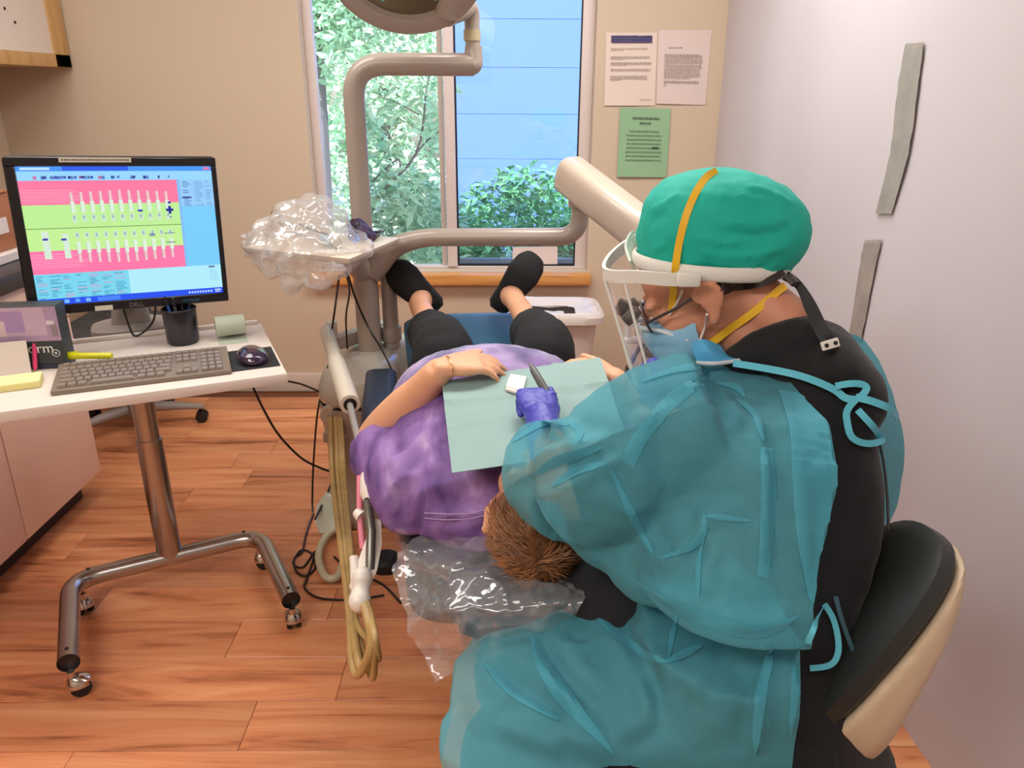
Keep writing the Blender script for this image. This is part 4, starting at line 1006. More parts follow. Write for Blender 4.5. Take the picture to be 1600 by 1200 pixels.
for i, (dx, e, b) in enumerate(((-7, 552, 1054), (2, 560, 1046), (8, 575, 1058), (12, 583, 1030))):
    pts = [at(522+dx*.9, 652, Y=UY-.185), at(526+dx, 740, Y=2.16), at(538+dx*.8, 850, Y=1.72), at(549+dx*.4, 960, Y=1.34), at(e-2, b-24, Y=1.19), at(e+8, b, Y=1.15), at(580+i*2, 1010-i*4, Y=1.14), at(574+i*2, 965, Z=.52), at(566+i*2, 940, Z=.528)]
    obj('hose', MB().tube(catmull(pts, 8), .0085 if i < 2 else .007, 12), M_tan, sh)
wh = catmull([at(545, 815, Z=.06), at(512, 835, Z=.035), at(498, 868, Z=.022), at(508, 900, Z=.022), at(528, 900, Z=.022), at(538, 870, Z=.03), at(543, 835, Z=.06)], 7)
tag(obj('corrugated_hose', MB().tube(wh, .0125, 12), mat('pale_hose', sr(196, 188, 160), .45)), 'pale thick hose looped on the floor beside the unit foot', 'hose')

# ------------------------------------------------------------------ cables
def cable(pts, label, r=.0032, cat='cable'):
    return tag(obj('cable', MB().tube(catmull(pts, 7), r, 8), M_black), label, cat)
cable([at(394, 602, Y=2.03), at(412, 640, Y=2.08), at(436, 680, Y=2.14), at(470, 715, Y=2.2), at(500, 731, Y=2.24), at(524, 739, Y=2.27)], 'black cable sagging from the white desk to the unit foot', .0036)
cable([at(440, 594, Y=2.12), at(470, 600, Y=2.25), at(497, 611, Y=UY-.13)], 'short black cable behind the desk corner running to dental unit', .0034)
cable([at(530, 430, Y=2.2), at(526, 462, Y=2.3), at(523, 485, Y=2.4), at(519, 514, Y=2.41), at(513, 570, Y=2.42), at(497, 640, Y=2.38), at(490, 720, Y=2.34), at(488, 780, Y=2.32), at(489, 800, Y=2.30)], 'black cable hanging from the tray past the holder arm end', .0034)
cable([at(540, 425, Y=2.2), at(546, 455, Y=2.32), at(541, 490, Y=2.42), at(541, 516, Y=2.42), at(543, 545, Y=2.43)], 'short black cable hanging between the tray and the cross beam', .003)
cable([at(543, 425, Y=2.2), at(555, 465, Y=2.26), at(575, 510, Y=2.3), at(600, 552, Y=2.22), at(616, 588, Y=2.17), at(621, 612, Y=2.14)], 'black cable crossing in front of column down to the armrest', .0034)
cable([at(524, 739, Y=2.27)+V((0, 0, .006)), at(512, 770, Z=.12), at(498, 800, Z=.085), at(492, 812, Z=.07)], 'thin black cable lying over the pale unit foot cover', .004)
f_ = lambda x, y: at(x, y, Z=.0045)
cable([f_(490, 802), f_(478, 835), f_(472, 862), f_(460, 872), f_(462, 890), f_(476, 900), f_(492, 888), f_(488, 866), f_(470, 860), f_(458, 880), f_(474, 886), f_(492, 862), f_(480, 904), f_(476, 918), f_(492, 932), f_(520, 937), f_(560, 936), f_(600, 930)], 'tangled black cable on the floor beside the pale hose loop', .0034)
cable([f_(522, 870), f_(540, 885), f_(570, 900), f_(600, 915), f_(626, 942)], 'black cable on the floor passing under the tan hoses', .0036)

# ------------------------------------------------------------------ dental chair
CA = V((-.087, .996, 0)).normalized(); CLf = V((-CA.y, CA.x, 0)); CO = V((.03, 1.10, 0))
def cf(s, l, z): return CO+CA*s+CLf*l+V((0, 0, z))
CM_ = Matrix((CA, CLf, V((0, 0, 1)))).transposed()
M_navy = mat('navy_vinyl', sr(36, 48, 66), .38, spec=.5); M_navy_lit = mat('navy_vinyl_lit', sr(52, 98, 128), .42)  # leg rest copy of the navy vinyl has window light painted in as lighter blue
chr_ = thing('dental_chair', 'dark blue reclined dental chair carrying the patient', 'dental chair', cf(.9, 0, 0))
obj('backrest', MB().loft([(cf(.20, 0, .570), CLf*.13, V((0, 0, .03))), (cf(.25, 0, .565), CLf*.2, V((0, 0, .04))), (cf(.45, 0, .545), CLf*.24, V((0, 0, .045))), (cf(.82, 0, .475), CLf*.25, V((0, 0, .05)))], 28, .5), M_navy, chr_)
obj('seat', MB().loft([(cf(.78, 0, .47), CLf*.25, V((0, 0, .05))), (cf(.92, 0, .46), CLf*.25, V((0, 0, .055))), (cf(1.06, 0, .49), CLf*.23, V((0, 0, .05)))], 28, .5), M_navy, chr_)
obj('leg_rest', MB().loft([(cf(1.00, 0, .50), CLf*.22, V((0, 0, .045))), (cf(1.2, .0, .585), CLf*.22, V((0, 0, .04))), (cf(1.44, 0.02, .695), CLf*.22, V((0, 0, .035))), (cf(1.48, 0.02, .71), CLf*.19, V((0, 0, .02)))], 28, .5), M_navy_lit, chr_)
obj('headrest', MB().loft([(cf(-.025, -.02, .586), CLf*.10, V((0, 0, .014))), (cf(-.005, -.02, .590), CLf*.125, V((0, 0, .028))), (cf(.1, -.02, .60), CLf*.14, V((0, 0, .032))), (cf(.2, -.02, .595), CLf*.13, V((0, 0, .028)))], 28, .5), M_navy, chr_)
obj('headrest_bar', MB().box(cf(.16, 0, .55), (.22, .06, .02), CM_), M_chrome, chr_, bev=.004)
g0 = at(596, 588, Z=.64); g1 = at(590, 690, Z=.60); gd = (g1-g0).normalized(); gs = V((gd.y, -gd.x, 0)).normalized()
obj('armrest', MB().loft([(g0, gs*.035, V((0, 0, .02))), (g0+gd*.015, gs*.046, V((0, 0, .032))), (g0.lerp(g1, .5), gs*.048, V((0, 0, .036))), (g1-gd*.01, gs*.046, V((0, 0, .03))), (g1, gs*.036, V((0, 0, .02)))], 22, .55), M_navy, chr_)
obj('armrest_bracket', MB().tube(fillet([g0.lerp(g1, .4)-V((0, 0, .03)), g0.lerp(g1, .4)-V((0, 0, .16)), cf(.98, .2, .45)], .05), .018, 12), M_black, chr_)
g2 = cf(1.0, -.34, .60)
obj('armrest', MB().loft([(g2, CLf*.035, V((0, 0, .02))), (g2+CA*-.015, CLf*.046, V((0, 0, .032))), (g2-CA*.36, CLf*.046, V((0, 0, .03))), (g2-CA*.38, CLf*.036, V((0, 0, .02)))], 22, .55), M_navy, chr_)
obj('armrest_bracket', MB().tube(fillet([g2-CA*.15-V((0, 0, .03)), g2-CA*.15-V((0, 0, .15)), cf(.96, -.2, .45)], .05), .018, 12), M_black, chr_)
obj('lift_column', MB().loft([(cf(1.05, 0, .05), CLf*.15, CA*.18), (cf(1.03, 0, .25), CLf*.13, CA*.17), (cf(.98, 0, .415), CLf*.17, CA*.22)], 28, .5), M_unit, chr_)
obj('base_plate', MB().loft([(cf(1.08, 0, .001), CLf*.25, CA*.33), (cf(1.08, 0, .035), CLf*.25, CA*.33), (cf(1.08, 0, .05), CLf*.22, CA*.30)], 32, .5), M_black, chr_)
obj('pedal', MB().loft([(at(604, 885, Z=.001), V((.035, 0, 0)), V((0, .05, 0))), (at(604, 885, Z=.001)+V((0, 0, .03)), V((.035, 0, 0)), V((0, .05, 0))), (at(604, 885, Z=.001)+V((0, 0, .042)), V((.024, 0, 0)), V((0, .036, 0)))], 20, .6), M_rubber, chr_)
# clear cover over the headrest
grid_ = [[(630, 850, .60), (690, 846, .63), (750, 850, .65), (830, 880, .652), (925, 925, .65)],
         [(620, 900, .59), (690, 900, .635), (750, 900, .655), (840, 930, .655), (915, 945, .652)],
         [(630, 962, .57), (690, 955, .62), (750, 950, .648), (830, 960, .645), (905, 960, .645)],
         [(655, 1016, .54), (700, 1005, .58), (750, 990, .61), (820, 982, .625), (900, 971, .635)],
         [(681, 1066, .51), (715, 1046, .52), (760, 1022, .54), (825, 998, .575), (892, 978, .61)]]
rows = resample([[at(x, y, Z=Y) for x, y, Y in r] for r in grid_], 22, 22)
rows = [[p+V((0, 0, .014*math.sin(math.pi*min(1, i/(len(rows)-1)*1.1)))) for p in r] for i, r in enumerate(rows)]
hb2 = MB().grid(rows); bme = hb2.mesh('film', recalc=False); crumple(bme, .026, 9, 5); crumple(bme, .010, 22, 9)
hbag = thing('headrest_cover', 'wrinkled clear plastic bag pulled over the chair headrest', 'plastic bag', at(760, 960, Y=1.06))
M_film2 = mat_film('clear_cover_film', (.97, .95, .95), .85, .10, .15, bump=.22, bscale=28)
link('film', bme, M_film2, hbag)
# ------------------------------------------------------------------ people: shared builders
def frame(f, u):
    f = V(f).normalized(); u = V(u); u = (u-f*u.dot(f)).normalized(); l = u.cross(f)
    return f, l, u, Matrix((f, l, u)).transposed()
def add_head(mb, O, M, k=1.0):
    P = lambda x, y, z: O+M @ V((x*k, y*k, z*k))
    mb.ell(P(-.012, 0, .045), (.093*k, .074*k, .086*k), M, 28, 18)
    mb.ell(P(.034, 0, -.028), (.055*k, .057*k, .082*k), M, 24, 16)
    mb.ell(P(.052, 0, -.088), (.030*k, .032*k, .027*k), M)
    mb.ell(P(.018, 0, -.07), (.045*k, .050*k, .035*k), M)
    for s in (-1, 1):
        mb.ell(P(.050, s*.034, -.018), (.032*k, .026*k, .032*k), M)
        mb.ell(P(.079, s*.031, .010), (.011*k, .015*k, .009*k), M)
        mb.ell(P(.079, s*.030, .030), (.013*k, .024*k, .008*k), M)
        mb.ell(P(.098, s*.010, -.026), (.010*k, .009*k, .009*k), M)
    mb.tube([P(.083, 0, .022), P(.098, 0, -.002), P(.108, 0, -.024)], [.009*k, .010*k, .012*k], 12)
    mb.ell(P(.088, 0, -.056), (.012*k, .024*k, .007*k), M); mb.ell(P(.086, 0, -.066), (.011*k, .020*k, .007*k), M)
def ear(mb, O, M, s, k=1.0):
    P = lambda x, y, z: O+M @ V((x*k, y*k, z*k))
    mb.tube([P(.004, s*.070, -.022), P(-.004, s*.078, -.028), P(.001, s*.080, -.024), P(-.016, s*.084, -.006), P(-.026, s*.088, .014), P(-.022, s*.087, .030), P(-.008, s*.082, .036), P(.006, s*.076, .028), P(.010, s*.073, .012)], [.006*k, .008*k, .0075*k, .0065*k, .0065*k, .0065*k, .006*k, .006*k, .005*k], 10)
    mb.ell(P(-.008, s*.076, .006), (.016*k, .006*k, .026*k), M)
def add_hand(mb, W, d, n, side, curl=(30, 30, 30, 30), spread=.0, k=1.0, thumb=(.55, .75, -.25), tcurl=25, finger_r=1.0):
    """palm with five fingers; d towards the fingertips, n out of the back of the hand, side = thumb side vector sign"""
    d = V(d).normalized(); n = V(n); n = (n-d*n.dot(d)).normalized(); s = d.cross(n)*side
    c = V(W)
    mb.loft([(c-d*.012*k, s*.024*k, n*.017*k), (c+d*.015*k, s*.028*k, n*.017*k), (c+d*.05*k, s*.039*k, n*.0155*k), (c+d*.082*k, s*.041*k, n*.0125*k), (c+d*.094*k, s*.037*k, n*.010*k)], 20, .8)
    L = (.072, .080, .074, .058); rr_ = (.0088, .0090, .0086, .0078); tips = []
    for i in range(4):
        off = (.030, .0105, -.0095, -.028)[i]*k
        b = c+d*(.083-.004*abs(i-1.2))*k+s*off; dirv = (d+s*spread*(1.5-i)/1.5).normalized(); pts = [b-dirv*.02*k, b]; a = 0; p = b
        for j, fr_ in enumerate((.45, .32, .23)):
            a += R(curl[i]*(1.0, 1.15, .8)[j]); q = (dirv*math.cos(a)-n*math.sin(a)); p = p+q*L[i]*fr_*k; pts.append(p)
        r = rr_[i]*k*finger_r
        mb.tube(pts, [r*1.05, r*1.08, r, r*.93, r*.78], 12); mb.ell(pts[-1], (r*.8,)*3); mb.ell(pts[2], (r*1.06,)*3); mb.ell(pts[1]+n*.001, (r*1.2,)*3)
        tips.append(p)
    b = c+d*.022*k+s*.022*k; t1 = (d*thumb[0]+s*thumb[1]+n*thumb[2]).normalized()
    ax_ = t1.cross(d).normalized(); p1 = b+t1*.040*k; t2 = Matrix.Rotation(R(tcurl), 3, ax_) @ t1; p2 = p1+t2*.030*k; t3 = Matrix.Rotation(R(tcurl*.8), 3, ax_) @ t2; p3 = p2+t3*.024*k
    mb.tube([b-t1*.01*k, b, p1, p2, p3], [.014*k, .0150*k, .0112*k, .0105*k, .0085*k], 12); mb.ell(p3, (.0086*k,)*3); mb.ell(p1, (.0118*k,)*3)
    return tips, p3
def strands(mb, bv, O, M, n, seed, L, keep, part, r=.0009):
    rg = random.Random(seed)
    for _ in range(n):
        while True:
            q = V((rg.gauss(0, 1), rg.gauss(0, 1), rg.gauss(0, 1))).normalized()
            if keep(q): break
        h = bv.ray_cast(O+M @ (q*.3), -(M @ q))
        if h[0] is None: continue
        p, nn = h[0], h[1]
        if nn.dot(M @ q) < 0: nn = -nn
        w = M @ V(part(q)); w = w-nn*w.dot(nn)
        if w.length < 1e-4: continue
        w = (w.normalized()+V((rg.gauss(0, .25), rg.gauss(0, .25), rg.gauss(0, .25)))).normalized(); l = L*rg.uniform(.6, 1.3)
        pts = [p-nn*.001, p+w*l*.4+nn*(.002+.002*rg.random()), p+w*l-nn*.002*rg.random()]
        mb.tube(pts, [r, r, r*.3], 3, caps=False)
def mat_cloth_gown(name):
    """thin non-woven fabric: lets some of what lies under it show through"""
    m = bpy.data.materials.new(name); m.use_nodes = True; n = m.node_tree.nodes; l = m.node_tree.links
    b = n['Principled BSDF']; out = n['Material Output']; tc = n.new('ShaderNodeTexCoord')
    t = n.new('ShaderNodeTexNoise'); t.inputs['Scale'].default_value = 5; t.inputs['Detail'].default_value = 5; l.new(tc.outputs['Object'], t.inputs['Vector'])
    r = n.new('ShaderNodeValToRGB'); e = r.color_ramp.elements; e[0].position = .3; e[0].color = (*sr(92, 180, 198), 1); e[1].position = .7; e[1].color = (*sr(108, 198, 214), 1)
    l.new(t.outputs[0], r.inputs[0]); l.new(r.outputs[0], b.inputs['Base Color'])
    b.inputs['Roughness'].default_value = .6; b.inputs['Specular IOR Level'].default_value = .3; b.inputs['Sheen Weight'].default_value = .15
    w = n.new('ShaderNodeTexNoise'); w.inputs['Scale'].default_value = 14; w.inputs['Detail'].default_value = 4; w.inputs['Distortion'].default_value = 1.2; l.new(tc.outputs['Object'], w.inputs['Vector'])
    f = n.new('ShaderNodeTexNoise'); f.inputs['Scale'].default_value = 420; f.inputs['Detail'].default_value = 2; l.new(tc.outputs['Object'], f.inputs['Vector'])
    q = n.new('ShaderNodeBump'); q.inputs['Strength'].default_value = .35; q.inputs['Distance'].default_value = .012; l.new(w.outputs[0], q.inputs['Height'])
    q2 = n.new('ShaderNodeBump'); q2.inputs['Strength'].default_value = .25; q2.inputs['Distance'].default_value = .002; l.new(f.outputs[0], q2.inputs['Height']); l.new(q.outputs[0], q2.inputs['Normal'])
    l.new(q2.outputs[0], b.inputs['Normal'])
    tl_ = n.new('ShaderNodeBsdfTranslucent'); l.new(r.outputs[0], tl_.inputs[0])
    m1 = n.new('ShaderNodeMixShader'); m1.inputs[0].default_value = .25; l.new(b.outputs[0], m1.inputs[1]); l.new(tl_.outputs[0], m1.inputs[2])
    tr = n.new('ShaderNodeBsdfTransparent'); tr.inputs[0].default_value = (.75, .95, 1, 1)
    m2 = n.new('ShaderNodeMixShader'); m2.inputs[0].default_value = .44; l.new(m1.outputs[0], m2.inputs[1]); l.new(tr.outputs[0], m2.inputs[2])
    l.new(m2.outputs[0], out.inputs[0]); return m
M_skin = mat('skin', sr(226, 168, 130), .5, sss=.08, vary=.07, vscale=14, bump=.05, bscale=120)
M_skin2 = mat('skin_warm', sr(206, 142, 112), .48, sss=.08, vary=.09, vscale=16, bump=.06, bscale=140)
M_blk = mat('black_fabric', sr(14, 14, 19), .85, bump=.25, bscale=300, sheen=.1)

# ------------------------------------------------------------------ patient
def torso_secs(g):
    return [(cf(.17, 0, .67), CLf*(.07+g), V((0, 0, .06+g))), (cf(.21, 0, .68), CLf*(.17+g), V((0, 0, .085+g))), (cf(.27, 0, .69), CLf*(.235+g), V((0, 0, .105+g))), (cf(.40, 0, .70), CLf*(.235+g), V((0, 0, .135+g))),
            (cf(.54, 0, .705), CLf*(.235+g), V((0, 0, .16+g))), (cf(.68, 0, .70), CLf*(.245+g), V((0, 0, .17+g))), (cf(.80, .0, .675), CLf*(.245+g), V((0, 0, .155+g))), (cf(.92, .01, .64), CLf*(.235+g), V((0, 0, .13+g))), (cf(1.0, .02, .62), CLf*(.21+g), V((0, 0, .10+g)))]
sL, sR = cf(.27, .185, .69), cf(.27, -.185, .69)
eL = at(588, 694, Z=.665); wL = at(686, 579, Z=.895)
eR = cf(.52, -.345, .66); wR = at(958, 588, Z=.84)
kneeL = at(692, 548, Y=2.06); kneeR = at(852, 548, Y=2.06)
hemL = at(674, 520, Y=2.26); hemR = at(832, 517, Y=2.26)
ankL = at(655, 477, Y=2.42); ankR = at(804, 468, Y=2.42)
hipL, hipR = cf(.95, .115, .62), cf(.95, -.115, .62)
heelL, toeL = at(682, 482, Y=2.50), at(610, 413, Y=2.54); heelR, toeR = at(776, 482, Y=2.50), at(839, 398, Y=2.55)
pat = thing('patient', 'person lying on the dental chair in purple shirt and black trousers', 'person', cf(.9, 0, .5))
pb_ = MB().loft(torso_secs(-.012), 30, .9)
for s, e, w in ((sL, eL, wL), (sR, eR, wR)):
    pb_.tube(catmull([s, s.lerp(e, .5)+V((0, 0, .004)), e, e.lerp(w, .3)+V((0, 0, .006)), e.lerp(w, .7), w], 5), [.062, .060, .052, .050, .052, .047, .036, .029], 20)
    pb_.ell(e, (.050, .050, .050))
for h, k, a, hl, to in ((hipL, kneeL, ankL, heelL, toeL), (hipR, kneeR, ankR, heelR, toeR)):
    pb_.tube(catmull([h, h.lerp(k, .5), k, k.lerp(a, .35), a], 6), [.095, .085, .068, .055, .055, .045, .036, .033], 18)
    ax_ = (to-hl).normalized()
    pb_.tube([a, a.lerp(hl.lerp(to, .28), .8), hl.lerp(to, .35)], [.036, .038, .036], 16)
    pb_.tube([hl.lerp(to, .12), hl.lerp(to, .4), hl.lerp(to, .75), hl.lerp(to, .93)], [.028, .034, .034, .022], 14)
PO = cf(.12, -.035, .735); pf, pl, pu, PM = frame((CA*.12+V((0, 0, 1))), -CA)
add_head(pb_, PO, PM); ear(pb_, PO, PM, 1); ear(pb_, PO, PM, -1)
pb_.tube([PO+PM @ V((-.015, 0, -.02)), cf(.18, -.01, .69), cf(.24, 0, .685)], [.058, .060, .07], 18)
tipsL, _ = add_hand(pb_, wL+V((.0, 0, .006)), (.94, .30, .02), (-.05, -.22, .97), -1, (12, 14, 15, 18), .10, 1.0, (.8, .5, -.1), 10)
add_hand(pb_, wR, (-.9, .35, .12), (.1, -.3, .9), 1, (20, 22, 22, 22), .06, 1.0)
pbm = remesh(pb_, .0062, 3); body = link('body', pbm, M_skin, pat)
# nails and ring on the visible hand
nl = MB()
for tp in tipsL: nl.ell(tp+V((.001, -.003, .006)), (.0055, .0045, .0022))
# shirt
M_tie = bpy.data.materials.new('tie_dye'); M_tie.use_nodes = True
def tie_dye(m):
    n = m.node_tree.nodes; l = m.node_tree.links; b = n['Principled BSDF']; tc = n.new('ShaderNodeTexCoord')
    mp_ = n.new('ShaderNodeMapping'); mp_.inputs['Scale'].default_value = (13, 4, 9); mp_.inputs['Rotation'].default_value = (0, 0, R(38)); l.new(tc.outputs['Object'], mp_.inputs[0])
    t = n.new('ShaderNodeTexNoise'); t.inputs['Scale'].default_value = 1.0; t.inputs['Detail'].default_value = 5; t.inputs['Distortion'].default_value = .9; l.new(mp_.outputs[0], t.inputs['Vector'])
    r = n.new('ShaderNodeValToRGB'); e = r.color_ramp.elements; e[0].position = .3; e[0].color = (*sr(74, 50, 108), 1); e[1].position = .78; e[1].color = (*sr(200, 172, 206), 1)
    q = e.new(.44); q.color = (*sr(122, 88, 152), 1); q = e.new(.58); q.color = (*sr(146, 112, 172), 1)
    l.new(t.outputs[0], r.inputs[0])
    sp = n.new('ShaderNodeSeparateXYZ'); l.new(tc.outputs['Object'], sp.inputs[0])
    t2 = n.new('ShaderNodeTexNoise'); t2.inputs['Scale'].default_value = 9; l.new(tc.outputs['Object'], t2.inputs['Vector'])
    ad = n.new('ShaderNodeMath'); ad.operation = 'MULTIPLY_ADD'; ad.inputs[1].default_value = .35; l.new(t2.outputs[0], ad.inputs[0]); l.new(sp.outputs['Y'], ad.inputs[2])
    mr = n.new('ShaderNodeMapRange'); mr.inputs[1].default_value = -.22; mr.inputs[2].default_value = -.02; l.new(ad.outputs[0], mr.inputs[0])
    mx = n.new('ShaderNodeMix'); mx.data_type = 'RGBA'; l.new(mr.outputs[0], mx.inputs['Factor']); l.new(r.outputs[0], mx.inputs['A'])
    r2 = n.new('ShaderNodeValToRGB'); r2.color_ramp.elements[0].color = (*sr(120, 124, 150), 1); r2.color_ramp.elements[1].color = (*sr(178, 160, 196), 1); r2.color_ramp.elements[0].position = .4; r2.color_ramp.elements[1].position = .62
    l.new(t2.outputs[0], r2.inputs[0]); l.new(r2.outputs[0], mx.inputs['B']); l.new(mx.outputs['Result'], b.inputs['Base Color']); b.inputs['Roughness'].default_value = .75
    f = n.new('ShaderNodeTexNoise'); f.inputs['Scale'].default_value = 24; f.inputs['Detail'].default_value = 3; l.new(tc.outputs['Object'], f.inputs['Vector'])
    bp = n.new('ShaderNodeBump'); bp.inputs['Strength'].default_value = .35; bp.inputs['Distance'].default_value = .008; l.new(f.outputs[0], bp.inputs['Height']); l.new(bp.outputs[0], b.inputs['Normal'])
tie_dye(M_tie)
shm = MB().loft(torso_secs(.004), 34, .9)
for s, e in ((sL, eL), (sR, eR)):
    dd_ = (e-s).normalized()
    shm.tube([s-dd_*.03, s, s.lerp(e, .4), s.lerp(e, .84)], [.070, .080, .078, .078], 20)
shirt = remesh(shm, .009, 6)
def shirt_fold(pts, h, w):
    bv = bvh_of(shirt); q = [on(bv, x, y) for x, y in pts]; q = [p for p in q if p is not None]
    if len(q) > 1: crease(shirt, catmull(q, 4), h, w)
for pts, h, w in (([(665, 803), (720, 803), (770, 793)], .006, .006), ([(665, 812), (770, 802)], -.004, .006), ([(600, 735), (650, 700), (690, 650)], .010, .016), ([(612, 760), (660, 720), (700, 690)], -.007, .014), ([(620, 700), (660, 655)], .008, .012),
                  ([(640, 780), (700, 755), (770, 740)], .010, .016), ([(650, 835), (690, 815), (705, 790)], .008, .012), ([(700, 770), (740, 790), (775, 770)], -.008, .012), ([(690, 830), (740, 822)], .006, .01), ([(720, 560), (790, 545), (870, 556)], .004, .012)):
    shirt_fold(pts, h, w)
noisy(shirt, .006, 9, 2); noisy(shirt, .0025, 26, 7)
shirt_bv = bvh_of(shirt)
link('shirt', shirt, M_tie, pat)
seam_m = mat('shirt_stitching', sr(176, 150, 196), .7)
for dy in (0, 8):
    q = [on(shirt_bv, x, y+dy, .0015) for x, y in ((664, 801), (690, 803), (720, 803), (748, 799), (772, 792))]; q = [p-wloc(None).translation for p in q if p is not None]
    if len(q) > 2: obj('stitching', MB().tube(catmull(q, 6), .0013, 6), seam_m, pat)
# trousers
pm_ = MB().loft([(cf(.86, 0, .635), CLf*.238, V((0, 0, .12))), (cf(.96, .01, .62), CLf*.24, V((0, 0, .13))), (cf(1.05, .02, .60), CLf*.22, V((0, 0, .10)))], 30, .85)
for h, k, a in ((hipL, kneeL, ankL), (hipR, kneeR, ankR)):
    c_ = hemL if h is hipL else hemR
    pm_.tube(catmull([h, h.lerp(k, .5)+V((0, 0, -.005)), k, c_], 6), [.128, .122, .108, .095, .088, .080, .074], 22)
tr_m = remesh(pm_, .010, 5); noisy(tr_m, .006, 11, 4)
link('trousers', tr_m, mat('black_trousers', sr(24, 24, 26), .9, bump=.2, bscale=200), pat)
# shoes
M_shoe = mat('black_shoe', sr(22, 21, 23), .8, bump=.5, bscale=320); M_sole = mat('shoe_sole', sr(44, 42, 44), .7)
for a, hl, to, tilt in ((ankL, heelL, toeL, -1), (ankR, heelR, toeR, 1)):
    ax_ = (to-hl).normalized(); back = V((0, 1, 0)); back = (back-ax_*back.dot(ax_)).normalized(); wv = ax_.cross(back).normalized()
    c = lambda t, o: hl+(to-hl)*t-back*o
    sh_ = MB().loft([(c(-.02, .0), wv*.022, back*.022), (c(.05, .008), wv*.038, back*.036), (c(.2, .012), wv*.041, back*.040), (c(.42, .016), wv*.049, back*.042), (c(.65, .012), wv*.058, back*.036), (c(.85, .006), wv*.052, back*.029), (c(.97, .002), wv*.034, back*.020), (c(1.0, .0), wv*.014, back*.010)], 26, .85)
    sh_.tube([a.lerp(c(.2, .02), .75), c(.2, .018)], [.040, .044], 18)
    me = remesh(sh_, .006, 4); link('shoe', me, M_shoe, pat)
    so_ = MB().loft([(c(-.03, -.030), wv*.018, back*.006), (c(.05, -.032), wv*.033, back*.007), (c(.42, -.030), wv*.040, back*.007), (c(.68, -.028), wv*.049, back*.007), (c(.9, -.024), wv*.040, back*.006), (c(1.0, -.016), wv*.018, back*.005)], 22, .85)
    obj('sole', so_, M_sole, pat)
# hair
hsh = remesh(MB().ell(PO+PM @ V((-.010, 0, .050)), (.096, .078, .086), PM, 28, 18).ell(PO+PM @ V((-.05, 0, .0)), (.05, .068, .06), PM), .006, 4); noisy(hsh, .005, 30, 1)
M_hair = mat('ginger_hair', sr(104, 64, 34), .55, vary=.4, vscale=40); M_hair2 = mat('ginger_strands', sr(138, 88, 48), .5, vary=.5, vscale=25)
hbv = bvh_of(hsh); hair = link('hair', hsh, M_hair, pat)
hs_ = MB(); strands(hs_, hbv, PO+PM @ V((-.022, 0, .045)), PM, 2600, 6, .028, lambda q: q.z > -.25 and not (q.x > .55 and q.z < .4), lambda q: (q.x*.9+.35, q.y*1.0+.2*math.sin(q.x*9), -.75))
st_ = obj('strands', hs_, M_hair2, hair, recalc=False); st_['kind'] = 'stuff'
# bracelet
bq_ = wL.lerp(eL, .03); bdir = (wL-eL).normalized(); b1 = bdir.cross(V((0, 0, 1))).normalized(); b2 = bdir.cross(b1)
hd1 = V((.94, .30, .02)).normalized(); bq_ = wL+hd1*.022
b1 = hd1.cross(V((0, 0, 1))).normalized(); b2 = hd1.cross(b1)
obj('bracelet', MB().tube([bq_+b1*.033*math.cos(a*math.pi/14)+b2*.024*math.sin(a*math.pi/14)+V((0, 0, .004)) for a in range(28)], .0014, 8, closed=True), mat('gold_band', sr(212, 170, 110), .25, metal=.8), pat)

# ------------------------------------------------------------------ paper bib and gauze
def drop(x, y, off):
    """height of the clothed torso straight below a point"""
    h = shirt_bv_w.ray_cast(V((x, y, 2)), V((0, 0, -1)))
    return h[0].z+off if h[0] is not None else None
def world_bvh(objs):
    vs, fs = [], []
    for o in objs:
        M = wloc(o.parent) if o.parent else Matrix.Identity(4); k = len(vs)
        vs += [M @ v.co for v in o.data.vertices]; fs += [tuple(i+k for i in p.vertices) for p in o.data.polygons]
    return BVHTree.FromPolygons(vs, fs)
shirt_o = [o for o in pat.children if o.name.startswith('shirt')][0]
shirt_bv_w = world_bvh([shirt_o])
bc = [at(690, 590, Z=.875), at(938, 553, Z=.885), at(985, 690, Z=.85), at(706, 729, Z=.835)]
M_bib = mat('bib_paper', sr(140, 168, 164), .7, vary=.05, vscale=5, bump=.25, bscale=30)
NB = 34; Zg = np.zeros((NB, NB)); XY = [[None]*NB for _ in range(NB)]
for i in range(NB):
    for j in range(NB):
        u, v = j/(NB-1), i/(NB-1)
        p = bc[0].lerp(bc[1], u).lerp(bc[3].lerp(bc[2], u), v); XY[i][j] = p
        z = drop(p.x, p.y, .010); Zg[i, j] = max(z if z is not None else 0, p.z-.012)
for _ in range(14):
    Z2 = Zg.copy(); Z2[1:-1, 1:-1] = (Zg[:-2, 1:-1]+Zg[2:, 1:-1]+Zg[1:-1, :-2]+Zg[1:-1, 2:])/4; Zg = np.maximum(Z2, Zg-.0005)
rows = []
for i in range(NB):
    r_ = []
    for j in range(NB):
        u, v = j/(NB-1), i/(NB-1); p = XY[i][j]
        f1 = .006*math.exp(-((v-.28-.06*u)/.022)**2)*(1 if (u < .34 or u > .68) else .3)+.004*math.exp(-((u-.36)/.02)**2)+.003*math.exp(-((v-.55+.1*u)/.03)**2)+.003*math.exp(-((u-.7)/.02)**2)
        step = .004*(1/(1+math.exp((v-.28-.06*u)*90)))
        r_.append(V((p.x, p.y, Zg[i, j]+f1+step)))
    rows.append(r_)
bib = thing('paper_bib', 'pale aqua paper bib spread over the patient chest', 'bib', (bc[0]+bc[1]+bc[2]+bc[3])/4)
obj('sheet', sheet(rows, .0012), M_bib, bib)
def bibz(px, py, off=0):
    bv = world_bvh([bib.children[0]]); return on(bv, px, py, off)
gp = [bibz(x, y, .004) for x, y in ((797, 588), (823, 592), (816, 619), (790, 612))]
gz = thing('gauze', 'small white folded gauze square on the paper bib', 'gauze', (gp[0]+gp[1]+gp[2]+gp[3])/4)
